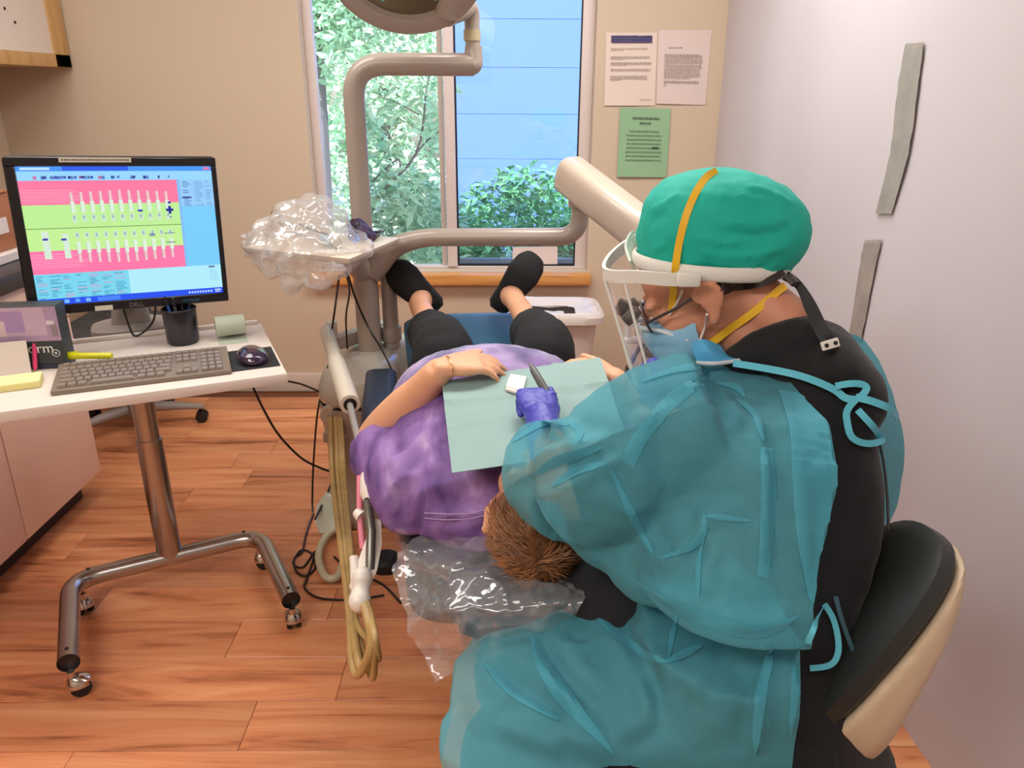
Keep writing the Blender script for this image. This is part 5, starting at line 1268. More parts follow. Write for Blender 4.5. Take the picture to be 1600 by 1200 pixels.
gm = MB().hexa([p-V((0, 0, .003)) for p in (gp[3], gp[2], gp[1], gp[0])], [p+V((0, 0, .003)) for p in (gp[3], gp[2], gp[1], gp[0])])
obj('pad', gm, mat('gauze_white', sr(232, 222, 214), .9, bump=.6, bscale=160), gz, bev=.002)
g2 = [p+V((0, 0, .0038)) for p in gp]
obj('fold', MB().hexa([g2[3].lerp(g2[0], .1), g2[2].lerp(g2[1], .1), g2[1].lerp(g2[2], .35), g2[0].lerp(g2[3], .35)], [p+V((0, 0, .0015)) for p in (g2[3].lerp(g2[0], .12), g2[2].lerp(g2[1], .12), g2[1].lerp(g2[2], .37), g2[0].lerp(g2[3], .37))]), mat('gauze_top', sr(238, 228, 220), .9), gz)
# ------------------------------------------------------------------ dental hygienist on a stool
M_gown = mat_cloth_gown('gown_teal')
M_teal = mat('teal_tie', sr(92, 190, 212), .6)
hyg = thing('hygienist', 'seated person in teal gown and green cap leaning over the patient', 'person', at(1240, 1150, Y=1.0)*V((1, 1, 0)) if False else V((.42, 1.02, .5)))
EAR = at(1102, 476, Y=1.20)
hf, hl_, hu, HM = frame((-.84, .10, -.53), (-.52, .06, .85))
HO = EAR-hl_*.077
hp = lambda x, y, z: HO+HM @ V((x, y, z))
N0 = at(1215, 548, Y=1.23)
tors = [(at(1222, 530, Y=1.22), .065, .10), (at(1236, 578, Y=1.25), .10, .165), (at(1248, 680, Y=1.20), .105, .175), (at(1248, 780, Y=1.12), .10, .17), (at(1218, 900, Y=1.05), .085, .165), (at(1225, 1060, Y=1.0), .10, .18), (at(1255, 1130, Y=.99), .12, .18)]
shL, shR = at(1140, 700, Y=1.09), at(1195, 605, Y=1.36)
elL = at(892, 772, Y=1.11); wrL = at(847, 664, Y=1.31)
elR = V((.50, 1.52, .80)); wrR = at(1076, 566, Y=1.42)
GW = at(848, 662, Y=1.315); gd_ = V((-.12, .86, .34)).normalized(); wrL = GW-gd_*.03
hb = MB()
add_head(hb, HO, HM); ear(hb, HO+hl_*.003, HM, 1, 1.12); ear(hb, HO, HM, -1)
hb.tube([hp(-.03, 0, -.02), hp(-.035, 0, -.07), N0, N0-V((0, 0, .06))], [.058, .060, .066, .085], 20)
hb.tube([hp(-.05, 0, .0), at(1222, 505, Y=1.22), at(1245, 550, Y=1.22)], [.050, .050, .05], 16)
hb.loft([(c, V((x-.02, 0, 0)), V((0, y-.02, 0))) for c, x, y in tors], 24, .85)
for s, e, w in ((shL, elL, wrL), (shR, elR, wrR)):
    hb.tube(catmull([s, s.lerp(e, .5), e, e.lerp(w, .5), w], 5), [.062, .058, .050, .044, .042, .036, .027], 18)
hipL_, hipR_ = V((.44, .92, .50)), V((.44, 1.12, .50)); kL_, kR_ = V((.03, .95, .47)), V((.04, 1.14, .47))
fL_, fR_ = V((.03, .93, .08)), V((.10, 1.20, .08))
for h, k, a in ((hipL_, kL_, fL_), (hipR_, kR_, fR_)):
    hb.tube(catmull([h, h.lerp(k, .5), k, k.lerp(a, .4), a], 6), [.095, .088, .072, .058, .060, .05, .038, .034], 16)
    hb.tube([a+V((.03, 0, -.045)), a+V((-.06, 0, -.05)), a+V((-.15, 0, -.055))], [.034, .036, .022], 14)
hbm = remesh(hb, .0062, 3); body_ = link('body', hbm, M_skin2, hyg)
head_bv = world_bvh([body_])
# eyes
for s in (-1, 1): obj('eye', MB().ell(hp(.083, s*.031, .008), (.010, .012, .006), HM), mat('eye_white', sr(225, 215, 205), .2), hyg)
# hair at the nape
hm = remesh(MB().ell(hp(-.042, 0, .03), (.070, .080, .055), HM).ell(hp(-.075, 0, .005), (.035, .066, .04), HM), .006, 4); noisy(hm, .004, 40, 3)
link('hair', hm, mat('dark_brown_hair', sr(66, 46, 38), .5, vary=.5, vscale=60, bump=.4, bscale=90, stretch=(1, 6, 6)), hyg)
# scrubs
sc_ = MB().loft([(tors[0][0]+V((.0, 0, .0)), V((.075, 0, 0)), V((0, .11, 0)))]+[(c, V((x+.008, 0, 0)), V((0, y+.008, 0))) for c, x, y in tors[1:]], 30, .85)
for s, e in ((shL, elL), (shR, elR)): sc_.tube([s+V((.02, 0, -.0)), s, s.lerp(e, .5), e.lerp(s, .04)], [.065, .085, .075, .062], 18)
sc_.ell(at(1278, 548, Y=1.21), (.06, .14, .05)).ell(at(1300, 600, Y=1.2), (.06, .15, .08))
sc_.tube(catmull([at(1150, 578, Y=1.19), at(1180, 556, Y=1.17), at(1225, 535, Y=1.16), at(1272, 522, Y=1.19)], 5), .036, 16)
sc_.ell(at(985, 935, Y=1.13), (.13, .12, .10)).ell(at(1050, 830, Y=1.14), (.13, .10, .12))
scm = remesh(sc_, .009, 5); noisy(scm, .005, 9, 5)
link('scrub_top', scm, M_blk, hyg)
tz = MB()
for h, k, a in ((hipL_, kL_, fL_), (hipR_, kR_, fR_)):
    tz.tube(catmull([h+V((.05, 0, 0)), h.lerp(k, .5), k, k.lerp(a, .45), a+V((0, 0, .05))], 6), [.125, .125, .112, .09, .085, .078, .075, .072], 20)
tz.ell((.44, 1.02, .50), (.17, .20, .12))
tzm = remesh(tz, .011, 4); noisy(tzm, .005, 10, 6); link('scrub_trousers', tzm, M_blk, hyg)
for a in (fL_, fR_):
    obj('shoe', MB().loft([(a+V((.055, 0, -.045)), V((0, .022, 0)), V((0, 0, .03))), (a+V((0, 0, -.038)), V((0, .042, 0)), V((0, 0, .042))), (a+V((-.1, 0, -.048)), V((0, .046, 0)), V((0, 0, .032))), (a+V((-.18, 0, -.058)), V((0, .03, 0)), V((0, 0, .02)))], 20, .8), M_shoe, hyg)

# gown
def relax(me, it):
    bm = bmesh.new(); bm.from_mesh(me)
    for _ in range(it): bmesh.ops.smooth_vert(bm, verts=bm.verts, factor=.5, use_axis_x=True, use_axis_y=True, use_axis_z=True)
    bm.to_mesh(me); bm.free()
gw = MB().loft([(at(1205, 592, Y=1.12), V((.12, 0, 0)), V((0, .17, 0))), (at(1185, 640, Y=1.11), V((.16, 0, 0)), V((0, .215, 0))), (at(1170, 760, Y=1.06), V((.185, 0, 0)), V((0, .215, 0))), (at(1160, 835, Y=1.01), V((.18, 0, 0)), V((0, .205, 0))), (at(1160, 885, Y=.99), V((.165, 0, 0)), V((0, .195, 0))), (at(1165, 905, Y=.98), V((.12, 0, 0)), V((0, .13, 0)))], 36, .85)
gw.tube(catmull([at(1125, 655, Y=1.05), at(1040, 690, Y=1.06), at(960, 735, Y=1.06), at(893, 772, Y=1.10)], 5), [.115, .125, .118, .088], 24)
gw.tube(catmull([at(893, 772, Y=1.10), at(848, 748, Y=1.17), at(838, 716, Y=1.23), at(842, 696, Y=1.275), at(846, 680, Y=1.30)], 5), [.084, .073, .060, .050, .046], 24)
gw.ell(at(985, 815, Y=1.08), (.11, .09, .085)); gw.ell(at(1050, 862, Y=1.02), (.11, .10, .085))
gw.tube(catmull([at(1180, 615, Y=1.34), V((.45, 1.46, .86)), elR, wrR+V((.05, .02, -.03))], 5), [.10, .085, .07, .045], 20)
gm_ = remesh(gw, .0065, 7)
def gfold(me, pts, h, w):
    bv = bvh_of(me); q = [on(bv, x, y) for x, y in pts]; q = [p for p in q if p is not None]
    if len(q) > 1: crease(me, catmull(q, 5), math.copysign(min(abs(h)*1.5, w*.8), h), w*1.15, .7)
for pts, h, w in (([(1135, 568), (1060, 605), (1000, 665), (978, 725)], .009, .010), ([(1120, 572), (1045, 618), (985, 685)], -.007, .010),
                  ([(1150, 610), (1190, 665), (1200, 740), (1196, 830), (1188, 900)], .009, .009), ([(1165, 625), (1208, 690), (1216, 780), (1212, 900)], -.008, .012),
                  ([(1215, 610), (1240, 700), (1250, 800), (1268, 930)], .008, .008), ([(1048, 868), (1075, 852), (1096, 830), (1102, 806), (1122, 800), (1150, 806)], .013, .011),
                  ([(1060, 880), (1095, 855), (1112, 825)], -.012, .011), ([(985, 800), (1015, 850), (1045, 880)], .009, .009), ([(1010, 640), (1000, 720), (1010, 800)], .006, .016),
                  ([(800, 675), (840, 660), (885, 668), (905, 690)], .009, .009), ([(815, 690), (860, 680), (900, 700)], -.010, .010), ([(800, 730), (850, 705), (900, 695), (950, 690)], .012, .011),
                  ([(795, 765), (850, 745), (910, 715)], -.010, .012), ([(840, 780), (900, 752), (960, 715), (985, 700)], .012, .011), ([(870, 740), (930, 712), (970, 705)], -.010, .010), ([(925, 690), (950, 705), (960, 735)], .009, .010),
                  ([(845, 850), (858, 815), (862, 785)], .008, .008), ([(940, 760), (970, 790), (1000, 800)], .008, .010), ([(1110, 640), (1160, 625), (1180, 610)], .007, .008), ([(1120, 600), (1150, 640), (1140, 680)], .006, .009),
                  ([(1090, 930), (1110, 880), (1112, 830)], .007, .010), ([(1130, 960), (1180, 975), (1240, 960)], .007, .010), ([(1000, 905), (1050, 930), (1090, 950)], .008, .010)):
    gfold(gm_, pts, h, w)
relax(gm_, 2); noisy(gm_, .0045, 6, 11, (1, 1, .5)); noisy(gm_, .0018, 26, 3)
# open back: cut away what lies behind the back edge of the gown
def cut(me, f, axis=None):
    """remove what has f > 0 and draw the rim onto f = 0 along axis"""
    bm = bmesh.new(); bm.from_mesh(me)
    bmesh.ops.delete(bm, geom=[v for v in bm.verts if f(v.co) > 0], context='VERTS')
    if axis is not None:
        for _ in range(2):
            for v in bm.verts:
                if v.is_boundary:
                    d = f(v.co)
                    if -.012 < d < .004: v.co += V(axis)*(-d)
    bm.to_mesh(me); bm.free()
e1, e2, e3 = at(1294, 610, Y=.98), at(1310, 770, Y=.88), at(1272, 955, Y=.81)
def backedge(z):
    return float(np.interp(z, [e3.z, e2.z, e1.z], [e3.x, e2.x, e1.x]))
l1, l2 = at(1272, 965, Y=.81), at(1254, 1190, Y=.76)
def lapedge(z): return l2.x+(l1.x-l2.x)*(z-l2.z)/(l1.z-l2.z)
cut(gm_, lambda v: v.x-backedge(v.z), (1, 0, 0))
gown = link('gown', gm_, M_gown, hyg)
# lap part
lp_ = MB().loft([(at(1165, 985, Y=1.0), V((0, .215, 0)), V((.02, 0, .13))), (at(1060, 1040, Y=1.0), V((0, .205, 0)), V((.03, 0, .13))), (at(930, 1085, Y=1.0), V((0, .185, 0)), V((.03, 0, .12))), (at(810, 1095, Y=1.0), V((0, .165, 0)), V((.03, 0, .105))), (at(735, 1096, Y=1.0), V((0, .13, 0)), V((.02, 0, .085))), (at(704, 1096, Y=1.0), V((0, .07, 0)), V((.0, 0, .045)))], 34, .8)
lp_.loft([(at(1150, 960, Y=.98), V((.15, 0, 0)), V((0, .18, 0))), (V((.36, .93, .50)), V((.17, 0, 0)), V((0, .17, 0))), (V((.36, .90, .36)), V((.17, 0, 0)), V((0, .16, 0)))], 30, .8)
lp_.loft([(V((.10, .90, .55)), V((.2, 0, 0)), V((0, .10, 0))), (V((.14, .84, .42)), V((.21, 0, 0)), V((0, .08, 0))), (V((.18, .82, .33)), V((.2, 0, 0)), V((0, .07, 0)))], 26, .7)
lm = remesh(lp_, .0068, 8)
for pts, h, w in (([(820, 1000), (850, 1050), (900, 1110), (960, 1170)], .014, .011), ([(845, 1000), (880, 1055), (930, 1110)], -.010, .012), ([(745, 1040), (800, 1090), (880, 1140), (950, 1180)], .013, .012), ([(760, 1030), (830, 1085), (900, 1130)], -.010, .012),
                  ([(915, 945), (960, 1000), (1000, 1060), (1010, 1110)], .014, .013), ([(960, 950), (1010, 1000), (1040, 1030), (1095, 1020)], .013, .010), ([(1095, 1000), (1070, 1020), (1040, 1040)], -.01, .012), ([(1160, 1000), (1130, 1040), (1080, 1070)], .012, .010),
                  ([(1210, 1000), (1190, 1080), (1180, 1180)], .010, .010), ([(1195, 990), (1170, 1080), (1160, 1180)], -.008, .012), ([(700, 1090), (780, 1130), (880, 1165)], .010, .014), ([(1000, 1060), (1010, 1120), (960, 1150)], .008, .010), ([(880, 1005), (920, 1010), (935, 990)], .009, .009)):
    gfold(lm, pts, h, w)
relax(lm, 2); noisy(lm, .005, 6, 21); noisy(lm, .0018, 26, 5)
cut(lm, lambda v: v.x-lapedge(v.z), (1, 0, 0)); hc_ = [at(672, 1128, Y=.96), at(700, 1150, Y=.92), at(748, 1178, Y=.885), at(860, 1200, Y=.84), at(985, 1212, Y=.80), at(1240, 1250, Y=.77)]
cut(lm, lambda v: float(np.interp(v.x, [p.x for p in hc_], [p.z for p in hc_]))+.5*max(0, v.y-.98)*0-v.z, (0, 0, -1))
link('gown_skirt', lm, M_gown, gown)
# loose flap of the gown behind the far shoulder
fr_ = [[(1300, 520, 1.42), (1345, 528, 1.40), (1372, 560, 1.38)], [(1300, 580, 1.40), (1365, 590, 1.37), (1396, 620, 1.35)], [(1310, 660, 1.38), (1380, 670, 1.34), (1412, 690, 1.32)], [(1320, 730, 1.36), (1380, 750, 1.32), (1409, 750, 1.30)], [(1340, 800, 1.32), (1378, 805, 1.30), (1396, 800, 1.28)], [(1344, 862, 1.29), (1354, 866, 1.28), (1368, 846, 1.27)]]
rows = resample([[at(x, y, Y=Y) for x, y, Y in r] for r in fr_], 8, 6)
fl_ = sheet(rows, .0015).mesh('flap'); noisy(fl_, .004, 14, 2)
link('gown_flap', fl_, M_gown, gown)
gown_bv = world_bvh([gown]); scrub_bv = world_bvh([o for o in hyg.children if o.name.startswith('scrub_top')])
def onto(px, py, bvs, off, Y):
    best = None
    for b in bvs:
        p = on(b, px, py, off)
        if p is not None and (best is None or (p-EYEP).length < (best-EYEP).length): best = p
    return best if best is not None else at(px, py, Y=Y)
def tie(pts, w, parent, m, bvs, off=.005, Y=1.1, name='tie'):
    q = catmull([onto(x, y, bvs, off+.004, Y) for x, y in pts], 6)
    for _ in range(3): q = [q[0]]+[(q[i-1]+q[i]*2+q[i+1])/4 for i in range(1, len(q)-1)]+[q[-1]]
    q = [p-ray(1250, 650)*.006 for p in q]
    return obj(name, ribbon(q, w, .0012, side=lambda i: ray(1200, 650).cross((q[min(i+1, len(q)-1)]-q[max(i-1, 0)]).normalized())), m, parent)
GB = [gown_bv, scrub_bv]
def panel(left, right, name, n=50, k=10, off=.0032):
    """second layer of fabric lying on the gown between two lines"""
    L_ = catmull([(x, y, 0) for x, y in left], 8); R_ = catmull([(x, y, 0) for x, y in right], 8); rows = []
    for i in range(n):
        a = L_[round(i*(len(L_)-1)/(n-1))]; b = R_[round(i*(len(R_)-1)/(n-1))]; r = []
        for j in range(k):
            c = a.lerp(b, j/(k-1)); p = on(gown_bv, c.x, c.y, off)
            if p is None: p = r[-1] if r else (rows[-1][j] if rows else at(c.x, c.y, Y=.95))
            r.append(p)
        rows.append(r)
    return obj(name, sheet(rows, .0006), M_gown, gown)
panel([(1216, 612), (1236, 680), (1240, 760), (1248, 850), (1262, 935)], [(1288, 622), (1304, 690), (1306, 770), (1294, 860), (1273, 945)], 'back_facing')
skirt = [o for o in gown.children if o.name.startswith('gown_skirt')][0]
gown_bv = world_bvh([gown, skirt])
def pleat(pts, w, name='pleat'):
    q = catmull([(x, y, 0) for x, y in pts], 6); a, b = [], []; m = len(q)
    for i, p in enumerate(q):
        t = (q[min(i+1, m-1)]-q[max(i-1, 0)]).normalized(); n_ = V((-t.y, t.x, 0))*(w/2)*(.06+.94*math.sin(math.pi*(.02+.96*i/(m-1))))*1.35
        a.append((p.x-n_.x, p.y-n_.y)); b.append((p.x+n_.x, p.y+n_.y))
    return panel(a, b, name, 10*len(pts), 5, .0014)
for pts, w in (([(955, 732), (985, 800), (1022, 866)], 9), ([(1101, 804), (1099, 830), (1080, 853), (1035, 873)], 9), ([(1101, 806), (1130, 808), (1175, 814)], 7), ([(1100, 835), (1093, 880), (1092, 935)], 6),
               ([(990, 906), (1060, 950), (1122, 974), (1188, 988), (1246, 962)], 15), ([(800, 692), (850, 662), (890, 665)], 7), ([(835, 742), (880, 716), (940, 700)], 13), ([(862, 762), (905, 736), (950, 724)], 9), ([(888, 660), (906, 674), (902, 694)], 9),
               ([(1005, 597), (1060, 578), (1140, 572), (1220, 588), (1288, 608)], 9), ([(830, 996), (852, 1042), (892, 1102), (960, 1178)], 19), ([(757, 1038), (800, 1080), (872, 1126)], 11), ([(925, 955), (960, 988), (1010, 1022), (1041, 1035)], 10), ([(1041, 1035), (1070, 1022), (1098, 1010)], 10),
               ([(1060, 960), (1050, 995), (1044, 1030)], 6), ([(1212, 1000), (1190, 1080), (1180, 1180)], 12), ([(1246, 1000), (1244, 1060), (1234, 1150)], 10), ([(1150, 625), (1180, 650), (1192, 690)], 7), ([(1120, 600), (1150, 606), (1165, 622)], 7)):
    pleat(pts, w)
panel([(1118, 574), (1050, 612), (998, 668), (972, 716)], [(1136, 580), (1070, 624), (1016, 682), (990, 730)], 'shoulder_seam', off=.0014)
panel([(1188, 700), (1190, 760), (1188, 830), (1183, 900)], [(1206, 700), (1212, 760), (1208, 830), (1200, 905)], 'side_seam', off=.0012)
tie([(1150, 566), (1200, 572), (1250, 588), (1300, 606), (1322, 622), (1340, 626)], .011, gown, M_teal, GB)
tie([(1340, 626), (1350, 612), (1343, 600), (1325, 596), (1308, 599)], .010, gown, M_teal, GB)
tie([(1340, 624), (1326, 640), (1321, 660), (1325, 685), (1345, 694), (1366, 688), (1372, 680), (1360, 662), (1342, 640)], .010, gown, M_teal, GB, .007)
tie([(1338, 622), (1360, 628), (1385, 640), (1402, 655)], .011, gown, M_teal, GB, .006, 1.2)
tie([(1262, 985), (1258, 1000), (1270, 970), (1285, 945)], .007, gown, M_teal, GB)
tie([(1283, 942), (1295, 965), (1300, 1005), (1292, 1030), (1262, 1036)], .008, gown, M_teal, GB, .012)
tie([(1298, 930), (1305, 960), (1315, 1000), (1320, 1015)], .006, gown, mat('dark_teal_tie', sr(50, 90, 106), .6), GB, .012)
# gloves
M_glove = mat('blue_glove', sr(62, 64, 176), .42, bump=.25, bscale=90)
def glove(W, d, n, side, curl, spread, thumb, tcurl, wristdir, k=1.0):
    mb = MB(); tips, tt = add_hand(mb, W, d, n, side, curl, spread, k, thumb, tcurl, 1.12)
    mb.tube([W-V(wristdir)*.09, W-V(wristdir)*.04, W, W+V(d).normalized()*.03], [.040, .036, .032, .030], 18)
    me = remesh(mb, .0032, 3); noisy(me, .0012, 60, 8); o = link('glove', me, M_glove, hyg); return o, tips, tt
g1, tipsG, thG = glove(GW, gd_, (.12, -.35, .93), 1, (52, 58, 60, 60), .03, (.85, .35, -.35), 22, gd_, .98)
g2_, _, _ = glove(wrR, (-.75, .2, -.4), (-.2, -.6, .8), -1, (35, 40, 42, 45), .05, (.8, .4, -.2), 20, V((-.75, .2, -.4)).normalized())
# instrument in the left hand
i0, i1 = at(830, 572, Y=1.45), at(862, 628, Y=1.375)
ins_ = thing('scaler_handle', 'dark grey instrument handle held in the blue gloved hand', 'instrument', i0)
obj('handle', MB().tube([i0, i0.lerp(i1, .12), i0.lerp(i1, .5), i1], [.004, .0075, .0085, .008], 14), mat('handle_grey', sr(84, 86, 84), .4), ins_)
obj('tip', MB().tube([i0, i0+(i0-i1)*.08], [.004, .0018], 10), M_hpg, ins_)

# cap
CC = at(1124, 360, Y=1.285)
cpm = MB().ell(CC, (.134, .110, .098), Matrix.Rotation(R(5), 3, 'Y'), 36, 22, .86)
cpm.ell(CC+V((.055, 0, .0)), (.088, .100, .082), None, 28, 18, .9).ell(CC+V((-.05, -.0, -.015)), (.085, .100, .085), None, 28, 18)
cme = remesh(cpm, .006, 6)
def wfold(pts, h, w):
    bv = bvh_of(cme); q = [on(bv, x, y) for x, y in pts]; q = [p for p in q if p is not None]
    if len(q) > 1: crease(cme, catmull(q, 4), h, w)
for pts, h, w in (([(1090, 395), (1150, 400), (1200, 393), (1235, 380)], .004, .006), ([(1080, 370), (1130, 380), (1160, 378)], .003, .006), ([(1130, 345), (1190, 352), (1235, 340)], .004, .007), ([(1020, 330), (1040, 318), (1062, 300)], .004, .006), ([(1015, 350), (1045, 335)], -.003, .006),
                  ([(1090, 415), (1150, 425), (1205, 412)], -.004, .006), ([(1100, 320), (1160, 318), (1215, 330)], -.003, .008), ([(1020, 390), (1045, 382)], .003, .005), ([(1160, 290), (1205, 300), (1240, 320)], .003, .007), ([(1110, 360), (1180, 368), (1225, 362)], -.003, .006)):
    wfold(pts, h, w)
noisy(cme, .004, 14, 31); noisy(cme, .0012, 50, 3)
KZ = at(1112, 404, Y=1.285).z
cut(cme, lambda v: KZ-.012-v.z, (0, 0, -1))
cap = link('cap', cme, mat('green_cap', sr(10, 176, 158), .75, bump=.12, bscale=260), hyg)
cap_bv = world_bvh([cap])
# face shield headband, bumper and visor
K = V((at(1111, 400, Y=1.285).x, 1.285, KZ-.004))
M_foam = mat('white_foam', sr(226, 222, 214), .6)
shd = obj('face_shield_band', MB().tube([K+V((.128*math.cos(a*math.pi/24), .109*math.sin(a*math.pi/24), -.004*math.cos(a*math.pi/24))) for a in range(48)], .0055, 12, closed=True, flat=2.2, up=(0, 0, 1)), M_foam, hyg)
shd['label'] = 'white headband and clear visor of the face shield'
bp0 = [(1092, 438, 1.172), (1040, 437, 1.176), (995, 433, 1.195), (955, 432, 1.23), (941, 424, 1.29), (952, 404, 1.335), (975, 385, 1.365), (1003, 368, 1.385)]
fpts = catmull([at(x, y, Y=Y) for x, y, Y in bp0], 5)
obj('bumper', ribbon(fpts, .020, .006, side=lambda i: V((-.1, 0, 1))), M_foam, shd)
obj('bumper_brace', ribbon(catmull([at(1003, 368, Y=1.385), at(990, 372, Y=1.37), at(983, 392, Y=1.33), at(990, 415, Y=1.28)], 5), .022, .004, side=V((-.5, 0, 1))), mat('pale_green_strap', sr(196, 208, 192), .5), shd)
obj('side_clip', MB().box(at(1076, 437, Y=1.166), (.036, .014, .022)), M_foam, shd, bev=.004)
vt = catmull([at(x, y, Y=Y)+V((0, 0, -.006)) for x, y, Y in bp0[2:]], 4)
vb = catmull([at(1030, 606, Y=1.17), at(1006, 606, Y=1.20), at(990, 602, Y=1.255), at(1000, 590, Y=1.31), at(1020, 575, Y=1.36), at(1050, 556, Y=1.40)], 4)
nvt = [vt[round(i*(len(vt)-1)/20)] for i in range(21)]; nvb = [vb[round(i*(len(vb)-1)/20)] for i in range(21)]
rows = [[a.lerp(b, t/8) for a, b in zip(nvt, nvb)] for t in range(9)]
M_vis = mat_film('clear_visor', (1, 1, 1), .95, .05, .05)
link('visor', MB().grid(rows).mesh('visor', recalc=False), M_vis, shd)
edge = [r[6] for r in rows]; e2_ = [r[0] for r in rows]
obj('visor_edge', MB().tube(edge, [.003, .0035], 8), M_foam, shd)
obj('visor_edge', MB().tube([r[2] for r in rows], .0025, 8), M_foam, shd)
# straps, masks, loupes
M_yel = mat('yellow_strap', sr(238, 186, 36), .5)
HB = [cap_bv, head_bv, world_bvh([shd])]
def strap(pts, w, m, name, parent=hyg, bvs=HB, off=.0035, Y=1.2):
    q = catmull([onto(x, y, bvs, off, Y) for x, y in pts], 6)
    for _ in range(2): q = [q[0]]+[(q[i-1]+q[i]*2+q[i+1])/4 for i in range(1, len(q)-1)]+[q[-1]]
    return obj(name, ribbon(q, w, .0012, side=lambda i: ray(1100, 420).cross((q[min(i+1, len(q)-1)]-q[max(i-1, 0)]).normalized())), m, parent)
strap([(1120, 270), (1104, 279), (1086, 306), (1072, 340), (1062, 380), (1056, 420), (1053, 452), (1050, 488)], .0115, M_yel, 'respirator_strap')
strap([(1228, 446), (1212, 458), (1180, 486), (1140, 514), (1104, 540)], .0125, M_yel, 'respirator_strap')
M_mask = mat('blue_mask', sr(140, 190, 220), .7, bump=.15, bscale=120)
mk_ = MB().ell(hp(.052, 0, -.052), (.066, .066, .066), HM, 28, 18).ell(hp(.085, 0, -.035), (.040, .040, .038), HM)
mme = remesh(mk_, .004, 4)
Hinv = HM.transposed()
for zz in (-.02, -.04, -.06, -.08):
    crease(mme, [hp(.06, .07, zz-.01), hp(.10, .045, zz), hp(.125, 0, zz+.004), hp(.10, -.045, zz), hp(.06, -.07, zz-.01)], .0035 if zz in (-.02, -.06) else -.003, .005)
cut(mme, lambda v: .034-.28*(.05+(Hinv @ (v-HO)).z)-(Hinv @ (v-HO)).x, -hf)
relax(mme, 2)
mask = link('mask', mme, M_mask, hyg)
rb = MB().tube([hp(.052, .062, -.045), hp(.085, .048, -.012), hp(.118, .018, .004), hp(.123, 0, .006), hp(.118, -.018, .004), hp(.085, -.048, -.012), hp(.052, -.062, -.045)], .004, 8)
obj('mask_border', rb, mat('mask_white', sr(206, 220, 228), .6), mask)
lo = at(1112, 548, Y=1.17)
fl2 = [[at(1080, 536, Y=1.18), at(1100, 530, Y=1.165), at(1126, 540, Y=1.17)], [at(1084, 552, Y=1.16), at(1108, 548, Y=1.145), at(1138, 556, Y=1.16)], [at(1090, 567, Y=1.15), at(1118, 566, Y=1.14), at(1160, 562, Y=1.16)]]
obj('lower_mask', sheet(resample(fl2, 6, 6), .003), mat('deep_blue_mask', sr(72, 160, 206), .6), mask)
obj('mask_hem', MB().tube(catmull([at(1088, 567, Y=1.146), at(1118, 568, Y=1.137), at(1162, 562, Y=1.158)], 6), .0035, 8), mat('mask_hem', sr(206, 214, 220), .6), mask)
M_loop = mat('ear_loop', sr(226, 210, 204), .6)
MBV = [head_bv, world_bvh([mask])]
for pts in ([(1068, 451), (1060, 468), (1048, 492)], [(1108, 490), (1100, 510), (1090, 536)]):
    q = catmull([onto(x, y, MBV, .004, 1.17) for x, y in pts], 5); obj('ear_loop', MB().tube(q, .0022, 8), M_loop, mask)
lq = obj('loupe', MB().tube([hp(.100, .028, .034), hp(.114, .028, .030), hp(.130, .028, .026)], [.009, .012, .011], 16), M_black, hyg)
obj('loupe', MB().tube([hp(.100, -.028, .034), hp(.114, -.028, .030), hp(.130, -.028, .026)], [.009, .012, .011], 16), M_black, hyg)
gfr = MB()
for s in (-1, 1):
    gfr.tube([hp(.098, s*.032+.026*math.cos(a*math.pi/9), .008+.019*math.sin(a*math.pi/9)) for a in range(18)], .002, 8, closed=True)
    gfr.tube([hp(.096, s*.058, .014), hp(.05, s*.077, .018), hp(-.005, s*.082, .022)], .0025, 8)
gfr.tube([hp(.100, -.008, .014), hp(.100, .008, .014)], .002, 8)
obj('loupe_frame', gfr, mat('dark_frame', sr(60, 40, 42), .4), lq)
obj('loupe_lens', MB().ell(hp(.098, .032, .008), (.002, .025, .018), HM).ell(hp(.098, -.032, .008), (.002, .025, .018), HM), M_vis, lq)
obj('loupe_lamp', MB().tube([hp(.115, 0, .05), hp(.135, 0, .035)], [.011, .013], 14), M_black, lq)
# strap behind the head and its cords
strap([(1126, 450), (1150, 448), (1190, 440), (1222, 424)], .012, mat('dark_band', sr(46, 34, 34), .6), 'retainer_strap')
cdm = [(1222, 424, 1.225), (1245, 440, 1.20), (1268, 472, 1.17), (1292, 520, 1.13), (1318, 560, 1.12), (1340, 588, 1.12)]
q1_ = catmull([at(x, y, Y=Y) for x, y, Y in cdm], 6)
q2_ = catmull([at(x+3-8*(i in (2, 3)), y+8+4*(i in (2, 3)), Y=Y-.004) for i, (x, y, Y) in enumerate(cdm)], 6)
for q in (q1_, q2_): obj('retainer_cord', ribbon(q, .010, .004, side=lambda i: ray(1280, 500).cross(V((.5, 0, -.6)))), M_rubber, hyg)
obj('cord_slider', MB().tube([at(1232, 432, Y=1.205), at(1243, 444, Y=1.19)], [.010, .009], 12, flat=.6), mat('slider_grey', sr(70, 62, 62), .4), hyg)
ct_ = at(1297, 538, Y=1.10); fx = (RT*.98+UP*.28).normalized(); fy = FW; fz = fx.cross(fy)*-1
CMx = Matrix((fx, fy, fz)).transposed()
cl_ = obj('cord_clip', MB().box(ct_, (.028, .005, .014), CMx), M_foam, hyg, bev=.002)
obj('clip_hole', MB().lathe([(0, 0), (.0032, 0), (.0032, .001), (0, .001)], ct_-fx*.007-fy*.0036, 12, M=CMx @ Matrix.Rotation(R(90), 3, 'X')).lathe([(0, 0), (.0032, 0), (.0032, .001), (0, .001)], ct_+fx*.007-fy*.0036, 12, M=CMx @ Matrix.Rotation(R(90), 3, 'X')), M_black, cl_)
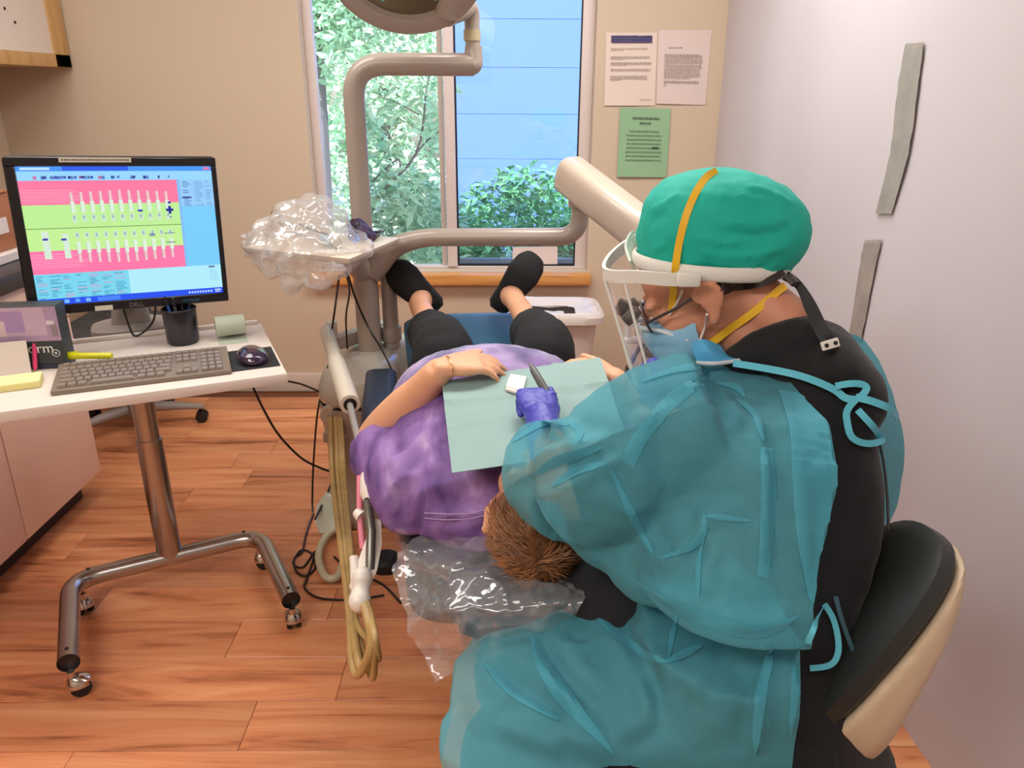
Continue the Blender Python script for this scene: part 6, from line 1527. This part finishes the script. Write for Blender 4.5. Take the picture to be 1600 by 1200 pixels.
obj('lamp_cable', MB().tube(catmull([at(1365, 655, Y=1.16), at(1380, 720, Y=1.11), at(1387, 790, Y=1.06), at(1388, 880, Y=1.0), at(1380, 925, Y=.97), at(1360, 940, Y=.99), at(1340, 945, Y=1.01)], 7), .0022, 8), M_black, hyg)

# ------------------------------------------------------------------ stool
stl = thing('stool', 'operator stool with black oval backrest and beige shell behind the gowned person', 'stool', (.45, 1.0, 0))
BCt = at(1368, 990, Y=.95)
bn_ = V((-.83, .20, .50)).normalized(); bup = V((.72, .10, 1.0)); bup = (bup-bn_*bup.dot(bn_)).normalized(); bsd = bup.cross(bn_)
def pad(off, kx, ky, curve=.03, n=40):
    L = []
    for k in range(n):
        a = 2*math.pi*k/n; sg = lambda x: math.copysign(abs(x)**.8, x)
        x, y = kx*sg(math.cos(a)), ky*sg(math.sin(a))
        L.append(BCt+bsd*x+bup*y+bn_*(off+curve*(x/kx)**2*.6))
    return L
def taper(L, dn):
    out = []
    for p in L:
        y = (p-BCt).dot(bup)/.18; d = (p-BCt).dot(bn_)
        out.append(p-bn_*d*(.5+.42*max(-1, min(1, y)))-bup*dn*.5)
    return out
M_pad = mat('stool_vinyl', sr(40, 42, 40), .45, bump=.1, bscale=60); M_shell = mat('stool_shell', sr(206, 184, 156), .5)
obj('backrest', stack([pad(.0, .115, .165), pad(.015, .13, .18), pad(.035, .128, .178), pad(.048, .105, .155), pad(.052, .065, .10)], True, True), M_pad, stl)
link('back_shell', remesh(stack([taper(pad(-.136, .03, .06), .03), taper(pad(-.133, .055, .10), .03), taper(pad(-.122, .085, .14), .03), taper(pad(-.10, .105, .165), .026), taper(pad(-.07, .12, .178), .02), pad(.0, .133, .183), pad(.004, .128, .178)], True, True), .006, 10), M_shell, stl)
obj('back_post', MB().tube(fillet([BCt-bn_*.03-bup*.08, BCt-bn_*.05-bup*.2, V((.60, .98, .40)), V((.47, 1.0, .36))], .06), .016, 12), M_black, stl)
obj('seat', MB().loft([(V((.45, 1.0, .355)), V((.17, 0, 0)), V((0, .18, 0))), (V((.45, 1.0, .37)), V((.195, 0, 0)), V((0, .205, 0))), (V((.45, 1.0, .405)), V((.195, 0, 0)), V((0, .205, 0))), (V((.45, 1.0, .42)), V((.17, 0, 0)), V((0, .18, 0)))], 36), M_pad, stl)
obj('gas_lift', MB().lathe([(.032, .07), (.032, .2), (.022, .2), (.022, .356)], (.45, 1.0, 0), 18), M_black, stl)
for k in range(5):
    a = .3+k*2*math.pi/5; d = V((math.cos(a), math.sin(a), 0)); s = V((-d.y, d.x, 0)); c0 = V((.45, 1.0, 0))
    lg = obj('leg', MB().loft([(c0+d*.02+V((0, 0, .09)), s*.024, V((0, 0, .022))), (c0+d*.25+V((0, 0, .07)), s*.016, V((0, 0, .012)))], 12, .7), M_chrome, stl)
    w = MB()
    for sd in (-1, 1): w.lathe([(0, -.008), (.024, -.008), (.024, .008), (0, .008)], c0+d*.24+V((0, 0, .0245))+s*sd*.014, 16, M=Matrix((s, d, V((0, 0, 1)))).transposed() @ Matrix.Rotation(R(90), 3, 'Y'))
    w.box(c0+d*.24+V((0, 0, .045)), (.012, .012, .03)); obj('caster', w, M_rubber, lg)
